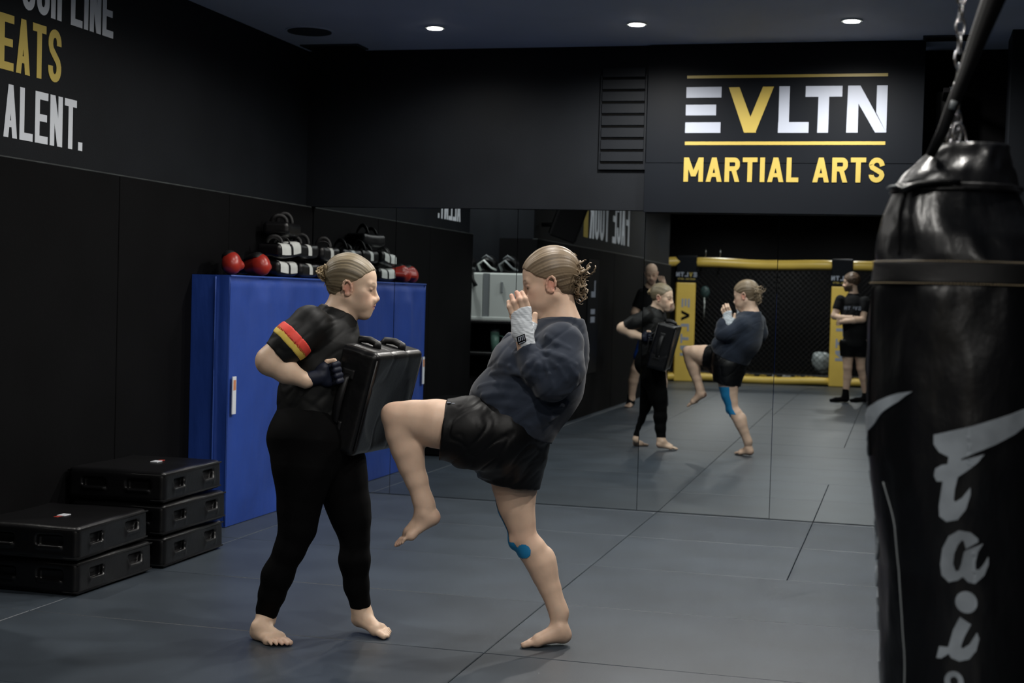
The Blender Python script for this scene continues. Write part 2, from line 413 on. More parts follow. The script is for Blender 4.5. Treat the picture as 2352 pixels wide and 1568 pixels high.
def print_mesh(name, polys, fn, thickn, m, parent, **k):
    """flat print: every polygon becomes a thin slab; fn(a, b, c) -> world"""
    bm = bmesh.new()
    for qi, q in enumerate(polys):
        A = [bm.verts.new(tuple(fn(p[0], p[1], thickn+qi*.00003))) for p in q]; B = [bm.verts.new(tuple(fn(p[0], p[1], 0.))) for p in q]; n = len(q)
        try:
            bm.faces.new(A); bm.faces.new(B[::-1])
            for i in range(n): bm.faces.new((A[i], B[i], B[(i+1) % n], A[(i+1) % n]))
        except ValueError: pass
    bmesh.ops.recalc_face_normals(bm, faces=bm.faces)
    return link(name, bm_mesh(bm, name), m, parent, True, **k)

# ------------------------------------------------------------------ the room
X0, X1, YB = -5.6, 1.9, -8.6
floor = box('floor', (X0, YB, -.06), (X1, D+.35, -.022), M_under, kind='structure')
bm = bmesh.new(); b_box(bm, (-.5025, -.5025, -.022), (.5025, .5025, 0), .0025, 1); tile_me = bm_mesh(bm, 'floor_tile'); tile_me.materials.append(M_floor)
bm = bmesh.new(); b_box(bm, (-1.0065, -.5025, -.022), (1.0065, .5025, 0), .0025, 1); tile_w = bm_mesh(bm, 'floor_tile'); tile_w.materials.append(M_floor)
for i in range(-4, 4):
    for j in range(-14, 5):
        cx = -1.055+i*1.008; cy = 4.985+j*1.010; cy0 = cy+.0
        if cy+.5 < YB or cy-.5 > D: continue

        wide = cy > 4.4 and not (cy > 7.6 and cx > -1.5)
        if wide and (i % 2) == 1: continue
        o = bpy.data.objects.new('floor_tile', tile_w if wide else tile_me); COL.objects.link(o); o.parent = floor
        o.location = (cx+(.504 if wide else 0), cy, RNG.uniform(-.0006, 0)); o.rotation_euler = (RNG.uniform(-.0006, .0006), RNG.uniform(-.0006, .0006), 0)
bm = bmesh.new(); b_box(bm, (-.5025, 9.5315, -.022), (.5025, D+.001, 0), .0015, 1); tile2 = bm_mesh(bm, 'floor_tile'); tile2.materials.append(M_floor)
for i in range(-4, 4):
    o = bpy.data.objects.new('floor_tile', tile2); COL.objects.link(o); o.parent = floor; o.location = (-1.055+i*1.008, 0, 0)
ceiling = box('ceiling', (X0, YB, CEIL), (X1, D+.35, CEIL+.1), M_ceil, kind='structure')
wall_back = box('wall_back', (-4.3, 9.535, 1.978), (.04, D+.2, CEIL), M_wall, kind='structure')
wb2 = box('wall_back', (-4.3, D+.05, 0), (.06, D+.2, 1.978), M_wall, kind='structure')
recess = box('wall_back', (.04, D+.32, 0), (1.9, D+.45, CEIL), M_matblack, kind='structure')
pillar = box('wall_right', (.53, 9.2, 0), (1.9, 9.6, CEIL), M_wall, kind='structure')
wall_right = box('wall_right', (1.9, YB, 0), (2.0, D+.4, CEIL), M_wall, kind='structure')
wall_left = box('wall_left', (-4.5, 5.67, 1.975), (-4.085, D+.1, CEIL), M_wall, kind='structure')
wall_rear = box('wall_rear', (X0, YB-.1, 0), (X1, YB, CEIL), M_matblack, kind='structure')
wlo = box('wall_left', (-5.7, YB, 0), (-5.6, D, CEIL), M_wall, kind='structure')
# padding boards along the left wall, a proud row that ends in a ledge
ys = [5.67, 6.97, 8.27, D]
for a, b_ in zip(ys[:-1], ys[1:]):
    box('padding_board', (-4.46, a+.002, .0), (-4.046, b_-.002, 1.975), M_pad, wall_left, .006, 2)
M_ledge = mat('edge_highlight', (.035, .040, .040), .5, .3, noise=(9, .5))  # painted highlight: paler tone for light caught along the padding's top edge
box('ledge_highlight', (-4.09, 5.67, 1.968), (-4.0445, D-.03, 1.9765), M_ledge, wall_left, .002)
# far wall of the same side beyond the alcove (seen in the mirror)
wall_b = box('wall_left', (-4.05, YB+3.3, 1.975), (-3.69, 4.74, CEIL), M_wall, kind='structure')
for a, b_ in ((-5.3, -3.3), (-3.3, -1.3), (-1.3, .72), (.72, 2.73), (2.73, 4.74)):
    box('padding_board', (-4.05, a+.002, 0), (-3.65, b_-.002, 1.975), M_pad, wall_b, .006, 2)
box('ledge_highlight', (-3.70, -5.3, 1.968), (-3.6485, 4.74, 1.9765), M_ledge, wall_b, .002)
alcove = box('wall_left', (-5.6, 4.45, 0), (-4.06, 4.6, CEIL), M_wall, kind='structure')
# sign board
sign = box('sign_board', (-1.695, 9.50, 2.285), (.04, 9.537, 3.045), M_panel, None, .002, 1, label='black sign board with white and gold gym name above the mirrors', category=None)
sign['category'] = 'sign'
box('lower_board', (-1.70, 9.503, 1.965), (.038, 9.537, 2.284), M_panel, sign, .002)
YS = 9.50
def signfn(a, b_, c): return (a, YS-c-.0005, b_)
def sp(px, py): p = ony(px, py, YS); return (p[0], p[2])
def spoly(pts, s=3.92, ox=1540, oy=150): return [sp(ox+x/s, oy+y/s) for x, y in pts]
W1 = [spoly(q) for q in ([(145,197),(462,193),(459,290),(143,293)], [(139,355),(412,353),(410,450),(137,451)], [(134,514),(452,512),(449,608),(131,609)],
      [(981,189),(1077,188),(1066,511),(972,511)], [(970,511),(1245,511),(1242,608),(966,608)],
      [(1219,187),(1550,184),(1547,281),(1216,284)], [(1333,283),(1430,282),(1419,607),(1320,607)],
      [(1600,183),(1697,183),(1686,606),(1581,606)], [(1600,183),(1711,182),(1942,605),(1842,605)], [(1861,181),(1957,180),(1942,605),(1852,425)])]
letters('white_letter', [W1[0:3], W1[3:5], W1[5:7], W1[7:10]], signfn, .0015, M_white, sign)
print_mesh('gold_letter', [spoly(q) for q in ([(526,198),(622,196),(772,606),(662,606)], [(833,193),(932,192),(764,606),(662,606)])], signfn, .0022, M_gold, sign)
print_mesh('gold_rule', [spoly([(150,93),(1960,71),(1959,98),(151,119)])], signfn, .0015, M_gold, sign)
print_mesh('gold_rule', [spoly([(130,687),(1934,685),(1933,716),(130,718)])], signfn, .0015, M_gold, sign)
g, wt = text_polys('MARTIAL ARTS', 1., .62, .2, .115, dict(M=.84, A=.68, T=.62, L=.5, R=.64, S=.64))
a0 = sp(1540+116/3.92, 150+1047/3.92); a1 = sp(1540+1924/3.92, 150+1056/3.92); hh = sp(1570, 150+829/3.92)[1]-a0[1]
g = [[[(a0[0]+p[0]/wt*(a1[0]-a0[0]), a0[1]+(a1[1]-a0[1])*p[0]/wt+p[1]*hh) for p in q] for q in G] for G in g]
letters('gold_letter', g, signfn, .0015, M_gold, sign)
# lettering on the left wall
def wfn(a, b_, c): return (-4.085+c+.0005, a, b_)
def wline(s, end, base, H, W, t, gap, m, wd={}):
    g, w = text_polys(s, H, W, t, gap, wd); letters('wall_letter', [[[(end-w+p[0], base+p[1]) for p in q] for q in G] for G in g], wfn, .0015, m, wall_left)
def wl(px, py): p = onx(px, py, -4.085); return p[1], p[2]
e1, z1 = wl(259, 89); e2, z2 = wl(139, 193); e3, z3 = wl(188, 347)
top2 = wl(124, 67)[1]; top3 = wl(170, 230)[1]
wline('ALENT.', e3, z3, top3-z3, .44, .155, .075, M_white_lit, {'.': .15})
wline('EATS', e2, z2, top2-z2, .44, .155, .075, M_gold_lit)
wline('SCIPLINE', e1, z1, (top3-z3), .43, .155, .062, M_white_lit)
# the lettering of the far wall, partly seen in the mirror
def bfn(a, b_, c): return (-3.69+c+.0005, a, b_)
g, w = text_polys('FACE YOUR', .62, .40, .14, .07)
g = [[[(-.44+p[0]*2.53/w, 2.10+p[1]) for p in q] for q in G] for G in g]
letters('wall_letter', g, bfn, .0015, M_white_lit, wall_b)
print_mesh('wall_lettering', [[(2.18, 2.1), (2.42, 2.1), (2.42, 2.72), (2.18, 2.72)], [(2.42, 2.3), (2.42, 2.42), (3.1, 2.85), (3.1, 2.72)]], bfn, .0015, M_gold, wall_b)

# mirror panels
mirs = []
for k, (a, b_, yaw) in enumerate([(-4.044, -3.431, 0), (-3.431, -2.564, 0), (-2.564, -1.697, 0), (-1.697, -.830, .0074), (-.830, .037, .002)]):
    bm = bmesh.new(); w = b_-a-.003
    b_box(bm, (0, 0, 0), (w, .006, 1.974), .0008, 1); me = bm_mesh(bm, 'mirror_panel'); me.materials.append(M_mirror)
    o = link('mirror_panel', me, None); o.location = (a+.0015, D+(.0 if yaw >= 0 else 0), .003); o.rotation_euler = (0, 0, yaw)
    mirs.append(o)
lab = ['mirror panel in the left corner behind the blue crash mat', 'mirror panel behind the head of the person holding the kick shield',
       'mirror panel directly behind the kicking person', 'second mirror panel from the right, reflecting the kicking pair', 'rightmost mirror panel, reflecting the bearded man with folded arms']
for o, l in zip(mirs, lab): tag(o, l, 'mirror', 'wall mirror panels')
# louvred vent in the back wall
vent = box('wall_vent', (-2.012, 9.512, 2.24), (-1.70, 9.536, 2.86), M_wall, None, .002, label='dark louvred vent grille in the wall left of the sign board', category='vent')
for k in range(8):
    z = 2.285+k*.0785
    box('slat', (-1.998, 9.5, z+.008), (-1.712, 9.513, z+.071), M_wall, vent, .003)
    box('slot', (-1.998, 9.509, z-.0045), (-1.712, 9.5125, z+.006), M_slot, vent)
# ceiling fittings
sp_ = empty('ceiling_speaker', (-3.76, 8.77, CEIL), label='round dark grille in the ceiling near the left corner', cat='speaker')
bm = bmesh.new(); b_disc(bm, (-3.76, 8.77, CEIL-.006), .14, .012, 32); link('grille', bm_mesh(bm), mat('ceil_dark', (.022, .028, .036), .7, .2), sp_, True)
bm = bmesh.new(); b_disc(bm, (-3.76, 8.77, CEIL-.003), .155, .006, 32); link('rim', bm_mesh(bm), M_ceil, sp_, True)
for (cx, cy, w, h, l) in ((-3.83, 9.36, .42, .2, 'dark ceiling vent in the left corner'), (.2, 9.42, .36, .15, 'dark ceiling vent at the right end above the recess')):
    v = empty('ceiling_vent', (cx, cy, CEIL), label=l, cat='vent')
    box('frame', (cx-w/2, cy-h/2, CEIL-.01), (cx+w/2, cy+h/2, CEIL), MATS['ceil_dark'], v, .002)
    for k in range(5):
        y = cy-h/2+.02+k*(h-.04)/4; box('louvre', (cx-w/2+.015, y-.006, CEIL-.016), (cx+w/2-.015, y+.006, CEIL-.009), M_blacks, v)
lampl = {(-2.911, 8.745): 'lit downlight on the left of the ceiling', (-1.642, 8.762): 'lit downlight in the middle of the ceiling', (-.384, 8.80): 'lit downlight on the right of the ceiling, above the gym sign'}
spots = list(lampl)+[(-3.05, 7.5), (-1.0, 7.6), (-3.0, 6.15), (-1.5, 5.9), (.15, 5.8), (-.8, 3.9), (.12, 3.12), (-2.9, 2.2), (-1.2, 1.9), (-2.8, .2), (-.9, 0.), (.7, .2), (-4.35, 5.45), (-2.9, -2.2), (-1.1, -2.2), (-2.6, -4.6), (-.9, -4.6), (-3.0, -7.2), (-1.0, -7.2)]  # past the three in view, most are unseen downlights added to light the scene
bm = bmesh.new(); b_disc(bm, (0, 0, -.004), .062, .008, 24); ring_me = bm_mesh(bm, 'trim'); ring_me.materials.append(M_whitep)
bm = bmesh.new(); b_disc(bm, (0, 0, -.0095), .046, .004, 24); lens_me = bm_mesh(bm, 'lens'); lens_me.materials.append(M_lens)
for i, (x, y) in enumerate(spots):
    l = lampl.get((x, y), 'unseen downlight of the same kind, above or behind the frame')
    e = empty('downlight', (x, y, CEIL), label=l, cat='light', group='round ceiling downlights')
    for nm, me in (('trim', ring_me), ('lens', lens_me)):
        o = bpy.data.objects.new(nm, me); COL.objects.link(o); o.parent = e
    ld = bpy.data.lights.new('downlight_beam', 'SPOT'); ld.energy = LAMP*(1.35 if y < -1 else .2 if (y < 3 and x < -2) else .35 if y > 6 and x < -2.5 else .7 if y < 3 else 1.5 if y > 7 else .8 if y < 5 else 1.05); ld.spot_size = math.radians(168); ld.spot_blend = .75
    ld.shadow_soft_size = .06; ld.color = (1., .965, .91)
    o = bpy.data.objects.new('downlight_beam', ld); COL.objects.link(o); o.parent = e; o.location = (0, 0, -.07)

# ------------------------------------------------------------------ people
def lerpc(a, b_, t): return np.asarray(a)*(1-t[:, None])+np.asarray(b_)*t[:, None]
SKIN = (.73, .51, .375)
def add_head(S, c, fwd, up, s, beard=False, male=False):
    fwd = unit(fwd); up = unit(np.asarray(up)-fwd*np.dot(up, fwd)); lat = np.cross(up, fwd)
    T = lambda x, y, z: np.asarray(c)+s*(fwd*x+lat*y+up*z); A = np.array([fwd, lat, up]); e = lambda p, r, k=.02, mode='u': S.ell(T(*p), np.array(r)*s, A, k*s, mode)
    e((-.014, 0, .036), (.092, .073, .082)); e((.032, 0, .03), (.056, .060, .062), .03); e((.034, 0, -.03), (.050, .055, .066), .03)
    for q in (-1, 1):
        S.rc(T(.0, q*.046, -.05), T(.066, q*.012, -.092), .020*s, .016*s, .03*s)
        e((.052, q*.040, -.018), (.026, .022, .022), .02); e((.062, q*.033, -.05), (.022, .02, .024), .025)
        S.rc(T(.083, q*.010, .020), T(.073, q*.042, .022), .0075*s, .007*s, .016*s)
        e((.0945, q*.031, .000), (.011, .0165, .0105), .010, 's')
        e((.074, q*.0305, .001), (.0125, .0135, .0115), .004)
        S.rc(T(.0835, q*.0205, .0075), T(.078, q*.043, .0065), .0042*s, .0038*s, .005*s)
        S.rc(T(.0825, q*.022, -.0085), T(.0765, q*.041, -.0075), .0036*s, .003*s, .005*s)
        e((.100, q*.0115, -.0345), (.010, .0075, .0075), .008); e((.1045, q*.0065, -.042), (.0045, .0035, .003), .003, 's')
        # ear: a curled rim around a bowl
        P = [T(-.002+.0165*math.cos(t)-.006*math.sin(t), q*(.073+.004*math.sin(t)+.004*(math.cos(t) < 0)), -.010+.027*math.sin(t)*(1 if math.sin(t) > 0 else .95)) for t in np.linspace(-1.9, 3.5, 11)]
        for a, b_ in zip(P[:-1], P[1:]): S.rc(a, b_, .0042*s, .0042*s, .004*s)
        e((-.002, q*.0700, -.010), (.013, .0048, .024), .006); e((.002, q*.072, -.033), (.0065, .005, .0085), .006); e((-.001, q*.0765, -.006), (.0068, .004, .013), .004, 's')
        S.rc(T(.0125, q*.072, -.004), T(.0125, q*.072, -.014), .0038*s, .003*s, .004*s)
    S.rc(T(.086, 0, .010), T(.1075, 0, -.024), .0066*s, .0075*s, .012*s)
    e((.1085, 0, -.028), (.0082, .0086, .0074), .008); e((.076, 0, -.098), (.018, .020, .016), .022); e((.072, 0, -.060), (.030, .034, .030), .03)
    for a, b_ in (((.1005, 0, -.0550), (.088, .020, -.059)), ((.0985, 0, -.0670), (.087, .017, -.0640))):
        for q in (-1, 1): S.rc(T(*a), T(b_[0], q*b_[1], b_[2]), .0066*s, .0038*s, .005*s)
    S.rc(T(.106, .0, -.0605), T(.093, .019, -.0612), .0013*s, .0012*s, .003*s, mode='s'); S.rc(T(.106, .0, -.0605), T(.093, -.019, -.0612), .0013*s, .0012*s, .003*s, mode='s')
    return T, A
def head_paint(C, V, c, A, s, lip=(.47, .20, .17), brow=(.16, .11, .07), browa=.8, beard=None, ear=.8, cheek=.35):
    L = (V-c) @ A.T/s; x, y, z = L[:, 0], L[:, 1], L[:, 2]; ay = np.abs(y)
    g = lambda px, py, pz, sx, sy, sz: np.exp(-(((x-px)/sx)**2+((ay-py)/sy)**2+((z-pz)/sz)**2))
    near = (np.linalg.norm(L, axis=1) < .2)
    def mix(C, col, w): w = (w*near)[:, None]; return C*(1-w)+np.asarray(col)*w
    C = mix(C, (.66, .24, .17), ear*g(-.002, .076, -.012, .020, .012, .032)); C = mix(C, (.60, .31, .23), cheek*g(.07, .04, -.03, .03, .03, .025)); C = mix(C, (.60, .30, .23), cheek*g(.113, 0, -.034, .014, .012, .012))
    C = mix(C, lip, np.clip(1.6*g(.098, .0, -.061, .018, .019, .0085), 0, .9)); C = mix(C, (.16, .06, .05), np.clip(1.2*g(.1, 0, -.0608, .02, .017, .0014), 0, .9))
    C = mix(C, (.40, .24, .18), .45*g(.085, .030, .002, .012, .022, .011)); C = mix(C, (.07, .04, .03), 1.0*g(.082, .035, -.0025, .014, .014, .0042))
    bz = .024+.004*np.cos((ay-.03)*80); C = mix(C, brow, browa*np.exp(-((z-bz)/.0042)**2-((ay-.031)/.017)**4)*(x > .05))
    if beard is not None:
        w = np.clip((-.034-z)/.012+np.clip((.02-x)/.05, -.3, .4), 0, 1)*(x > -.004)*(z > -.125)*np.clip(1-2.4*g(.098, 0, -.061, .014, .014, .006), 0, 1)
        w2 = np.exp(-((z+.047)/.006)**2)*(x > .07)*(ay < .03); C = mix(C, beard, np.clip(w+w2, 0, 1)*.93)
    return C
def add_foot(S, heel, toe, ankle, lat, big, rA, k=.012, H=.0, spread=.044, arch=True, toes=True):
    """heel, toe: points of the sole line (local); lat: unit sideways towards the big toe; big: +1"""
    heel = np.asarray(heel, float); toe = np.asarray(toe, float); d = toe-heel; L = np.linalg.norm(d); d /= L; up = unit(np.cross(lat, d)); up = up if up[2] > 0 or abs(up[2]) < .3 else -up
    P = lambda a, l, h: heel+d*a*L+np.asarray(lat)*l+up*h
    S.rc(P(.12, 0, .028), P(.16, 0, .036), .029, .030, k, cut=())
    S.rc(ankle, P(.22, 0, .055), rA, .031, .04); S.rc(P(.24, .004, .052), P(.60, .012, .030), .031, .021, .025); S.rc(P(.14, -.006, .024), P(.60, -.022, .017), .022, .017, .02)
    S.rc(P(.16, .006, .030), P(.64, .024, .022), .021, .021, .02); S.rc(P(.62, -.026, .015), P(.68, .027, .019), .016, .019, .02)
    S.ell(P(.2, -.028, .060), (.009, .008, .011), None, .016); S.ell(P(.2, .026, .066), (.009, .008, .011), None, .016)
    if toes:
        for i in range(5):
            t = i/4.; l0 = .030-t*.062; a0 = .70-.06*t; a1 = 1.0-.03*(i == 0)-.05*max(i-1, 0)-.01*t; r = .0125 if i == 0 else .0088-.0006*i
            S.rc(P(a0-.04, l0*.95, .017), P((a0+a1)/2, l0*1.12+.0, .015 if i == 0 else .019), r*1.12, r, .008); S.rc(P((a0+a1)/2, l0*1.12, .015 if i == 0 else .019), P(a1-.04, l0*1.13, .0115), r, r*.95, .005)
    else: S.rc(P(.68, .012, .018), P(.94, .008, .014), .024, .014, .02)
def foldnoise(amp, sx, sy, sz, amp2=0., f2=40.):
    def f(x, y, z):
        a = vnoise(x*sx+3, y*sy+7, z*sz+1); b_ = vnoise(x*sx*2.1+11, y*sy*2.1, z*sz*2.1+5)
        r = amp*(1-np.abs(a)*2.2)+amp*.4*b_
        if amp2: r = r+amp2*vnoise(x*f2, y*f2, z*f2)
        return r
    return f

# ---- the kicking person
ZK = 5.85
rk = empty('person', (float(at(1240, 1400, ZK)[0]), float(at(1240, 1400, ZK)[1]), 0), label='person in navy sweatshirt and black shorts driving a raised knee into the kick shield', cat='person')
FK = Frame((rk.location.x, rk.location.y, 0), UU, VV); PX = 1/577.
def K(px, py, d=0.): return FK.l(at(px, py, ZK+d))
def Kr(px, py, d, r): p = K(px, py, d); return (p[0], p[1], p[2], r*PX)
hc = K(1263, 647, 0); hf = (-math.cos(math.radians(17)), 0.03, -math.sin(math.radians(17))); hu = (-math.sin(math.radians(17)), 0, math.cos(math.radians(17))); HSK = 1.10
leg1 = [Kr(1120, 990, -.10, 58), Kr(1050, 980, -.105, 54), Kr(1000, 972, -.105, 52), Kr(950, 964, -.10, 42), Kr(914, 958, -.10, 35)]
shin1 = [Kr(914, 962, -.10, 32), Kr(922, 997, -.10, 33), Kr(934, 1032, -.10, 32.5), Kr(944, 1068, -.10, 27.5), Kr(957, 1103, -.10, 23.5), Kr(968, 1138, -.10, 20), Kr(976, 1162, -.10, 19)]
leg2 = [Kr(1180, 1030, .07, 68), Kr(1182, 1085, .075, 56), Kr(1183, 1120, .08, 48), Kr(1186.5, 1164, .08, 40), Kr(1196, 1200, .08, 31.5), Kr(1202, 1232, .08, 28.5)]
shin2 = [Kr(1204, 1236, .08, 28), Kr(1222, 1262, .08, 31), Kr(1241, 1293, .08, 30.5), Kr(1252, 1322, .08, 27), Kr(1264, 1352, .075, 23), Kr(1274, 1380, .07, 19.5), Kr(1284, 1406, .065, 17.8)]
torso = [Kr(1172, 1000, 0, 90), Kr(1194, 935, 0, 97), Kr(1238, 855, 0, 97), Kr(1278, 792, 0, 72), Kr(1298, 748, 0, 42)]
armN = [Kr(1290, 790, -.15, 46), Kr(1292, 850, -.21, 42), Kr(1268, 882, -.225, 34)]
foreN = [Kr(1268, 882, -.225, 33), Kr(1232, 845, -.205, 30), Kr(1206, 800, -.18, 23)]
armF = [Kr(1268, 800, .14, 46), Kr(1215, 838, .20, 38), Kr(1178, 842, .22, 33)]
foreF = [Kr(1178, 842, .22, 32), Kr(1180, 800, .20, 28), Kr(1188, 770, .19, 23)]
def add_hand_k(S, sgn, ox, oy, d, thumb):
    q = lambda x, y, dd, r: (K(x+ox, y+oy, d+sgn*dd), r*PX)
    def ch(*pts, k=.006):
        for a, b_ in zip(pts[:-1], pts[1:]): S.rc(a[0], b_[0], a[1], b_[1], k)
    ch(q(1207, 800, 0, 18), q(1204, 785, 0, 17.5), q(1200, 765, 0, 18))
    for a, b_ in ((1184, 1188), (1193, 1196), (1203, 1203), (1212, 1209)): ch(q(b_, 768, 0, 11.5), q(a, 722, .003, 9.5), k=.012)
    ch(q(1175, 718, 0, 6.2), q(1170, 704, -.006, 5.6), q(1168, 693, .004, 4.8)); ch(q(1186, 712, 0, 6.8), q(1180, 694, -.010, 6.2), q(1175, 679, .002, 5.2))
    ch(q(1200, 706, 0, 7.0), q(1194, 688, -.010, 6.4), q(1187, 672, .004, 5.4)); ch(q(1212, 704, 0, 6.8), q(1206, 687, -.008, 6.2), q(1199, 672, .006, 5.2))
    if thumb: ch(q(1214, 765, .02, 10), q(1226, 742, .035, 7.5), q(1229, 722, .04, 6.2))
S = Sdf(); T, AK = add_head(S, hc, hf, hu, HSK)
S.rc(T(-.026, 0, -.04), K(1298, 742, 0), .048, .056, .03, 1.1); S.rc(T(-.005, 0, -.07), K(1288, 752, 0), .040, .055, .03); S.rc(T(.052, 0, -.085), T(.0, 0, -.095), .018, .03, .03)
for c_ in (leg1, leg2): S.chain(c_, .030, d=-.001)
for c_ in (shin1, shin2): S.chain(c_, .026, d=-.0005)
S.ell(Kr(897, 948, -.10, 0)[:3], (.034, .036, .034), None, .02); S.ell(K(1180, 1240, .08), (.020, .028, .034), None, .02)   # knee caps
S.ell(K(952, 1040, -.10), (.030, .040, .062), None, .03); S.ell(K(1258, 1300, .08), (.030, .040, .070), None, .03)                     # calves
S.chain([(p[0], p[1], p[2], p[3]-.022) for p in torso], .05, 1.08)
for c_ in (armN, foreN, armF, foreF): S.chain([(p[0], p[1], p[2], max(p[3]-.012, .024)) for p in c_], .02)
add_hand_k(S, 1, 0, 0, -.18, True); add_hand_k(S, -1, 6, 22, .20, True)
# standing foot: heel just off the mat, ball and toes pressed down
he = FK.l(onz(1310, 1481)); to = FK.l(onz(1195, 1484)); he[2] = .014; to[2] = 0.
add_foot(S, he, to, shin2[-1][:3], (0, -1, 0), 1, .031)
# raised foot, toes pointing down
he = K(1016, 1192, -.10); to = K(908, 1262, -.10); add_foot(S, he, to, shin1[-1][:3], (0, 1, 0), 1, .032)
S.clip((0, 0, .001), (0, 0, -1))
def paintK(V):
    C = np.tile(np.array(SKIN), (len(V), 1)); n = vnoise(V[:, 0]*9, V[:, 1]*9, V[:, 2]*9)
    C = C*(1+.05*n[:, None])
    C = head_paint(C, V, hc, AK, HSK, cheek=.5)
    for p, s_, col, a in ((K(905, 945, -.1), .05, (.62, .33, .24), .35), (K(1200, 1230, .08), .06, (.56, .27, .2), .35), (K(1180, 672, -.18), .035, (.66, .30, .23), .6), (K(1012, 1190, -.1), .03, (.62, .33, .25), .5), (K(912, 1255, -.1), .03, (.62, .33, .25), .5), (K(1316, 1465, .08), .03, (.62, .33, .25), .4)):
        w = (a*np.exp(-(np.linalg.norm(V-p, axis=1)/s_)**2))[:, None]; C = C*(1-w)+np.asarray(col)*w
    return C
def bx(c, r): c = np.asarray(c, float); r = np.asarray(r, float); return c-r, c+r
fb = lambda c, r, res: (np.asarray(c, float)-np.asarray(r, float), np.asarray(c, float)+np.asarray(r, float), res)
sdf_obj('body', S, M_skin, rk, FK, .0048, [fb(hc+np.array([0, 0, -.02]), (.17, .11, .17), .0022), fb(K(1195, 730, -.18), (.07, .06, .13), .0024), fb(K(1200, 750, .20), (.07, .06, .13), .003), fb((to+he)/2+np.array([.02, 0, .02]), (.15, .08, .12), .0032), fb(FK.l(onz(1258, 1474))+np.array([0, 0, .07]), (.16, .08, .09), .0032)], paintK)
# eyes closed in effort: lash lines are painted; kinesiology tape follows the standing leg
St = Sdf(); St.chain(leg2[1:], .030, d=.0012); St.chain(shin2, .026, d=.0017); St.ell(K(1180, 1240, .08), (.0222, .0302, .0362), None, .02); St.ell(K(1258, 1300, .08), (.032, .042, .072), None, .03)
ta, tb = K(1183, 1150, .08), K(1200, 1245, .08)
def tapemask(P):
    ang = np.degrees(np.arctan2(P[:, 1]-.09-0*P[:, 1]-(K(1190, 1200, .08)[1]-.09), -(P[:, 0]-np.interp(-P[:, 2], -np.array([leg2[2][2], leg2[3][2], leg2[4][2], leg2[5][2], shin2[2][2]]), np.array([leg2[2][0], leg2[3][0], leg2[4][0], leg2[5][0], shin2[2][0]])))))
    zt = K(1183, 1118, .08)[2]; zb = K(1200, 1262, .08)[2]
    up = (P[:, 2] > zb) & (P[:, 2] < zt+.006*np.sin(ang/9)) & (ang > 14-34*np.clip((zt-.05-P[:, 2])/.05, 0, 1)) & (ang < 112)
    spot = np.linalg.norm((P-K(1203, 1266, .03))*np.array([1, .3, 1]), axis=1) < .0285
    strip = (P[:, 2] < zb+.035) & (P[:, 2] > zb-.028) & (ang > -40) & (ang < 60) & (P[:, 0] < K(1205, 1262, .05)[0])
    return up | spot | strip
sdf_obj('kinesiology_tape', St, M_tape, rk, FK, .0035, (), None, tapemask, label='bright blue elastic tape on the thigh and knee')
# sweatshirt
S = Sdf(); S.clip(K(1165, 971), (-.40, 0, -.92)); S.chain(torso, .05, 1.12, cut=[(K(1300, 736), K(1312, 690)-K(1300, 736)+np.array([-.02, 0, 0]))])
S.ell(K(1185, 828, -.02), (.085, .15, .072), None, .07); S.ell(K(1130, 903, 0), (.078, .15, .065), None, .07); S.ell(K(1285, 875, .02), (.075, .16, .14), None, .08)
for c_ in (armN, armF): S.chain(c_, .035, d=.006)
for c_, w in ((foreN, -.18), (foreF, .19)):
    cp = c_[-1][:3]; S.chain([(p[0], p[1], p[2], p[3]+(.006 if i < 2 else .0)) for i, p in enumerate(c_)], .025, cut=[(cp, np.array(cp)-np.array(c_[-2][:3]))])
def crease(x, y, z, amp, w=.16):
    a = vnoise(x, y, z); return amp*(np.exp(-(a/w)**2)-.25)
fn = lambda x, y, z: crease(x*5, y*4, z*13, .0030, .10)+crease(x*9+5, y*7, z*24, .0018, .14)+.0012*vnoise(x*9, y*9, z*14)
def dispK(x, y, z):
    u = x*.78+z*.62; w = -x*.62+z*.78
    r = fn(u*.75, y, w*1.1)
    g = np.exp(-((u-0)/.5)**2); return r+.0022*np.sin(w*70+4*vnoise(x*5, y*5, z*5))*np.exp(-((z-.95)/.16)**2)
for path, r in (([(1236, 806), (1262, 812), (1290, 822), (1320, 838)], .0095), ([(1232, 812), (1250, 830), (1262, 858), (1268, 890)], .008), ([(1226, 818), (1238, 840), (1240, 868)], .007), ([(1262, 826), (1284, 846), (1300, 872)], .0075),
                ([(1202, 850), (1214, 838), (1230, 822)], .008), ([(1208, 866), (1222, 856), (1236, 836)], .007), ([(1256, 772), (1280, 790), (1306, 800)], .007), ([(1310, 842), (1322, 860), (1318, 890)], .007),
                ([(1074, 922), (1110, 908), (1160, 905), (1210, 912)], .009), ([(1080, 932), (1120, 926), (1170, 930), (1230, 945)], .008), ([(1100, 888), (1140, 880), (1185, 884)], .007), ([(1096, 945), (1150, 952), (1215, 975)], .008), ([(1128, 858), (1160, 852), (1200, 862)], .006), ([(1148, 836), (1172, 842), (1190, 856)], .007),
                ([(1230, 925), (1262, 935), (1290, 930)], .007), ([(1240, 955), (1262, 962), (1280, 955)], .006), ([(1285, 905), (1308, 898), (1322, 884)], .006)):
    S.ridge(K, path, r)
S.disp = dispK
sdf_obj('sweatshirt', S, M_navy, rk, FK, .0052)
# ribbed collar
cc = K(1290, 744); P = [cc+np.array([.068*math.cos(t), .078*math.sin(t), -.014*math.cos(t)*-1.2+.0]) for t in np.linspace(0, 2*math.pi, 25)[:-1]]
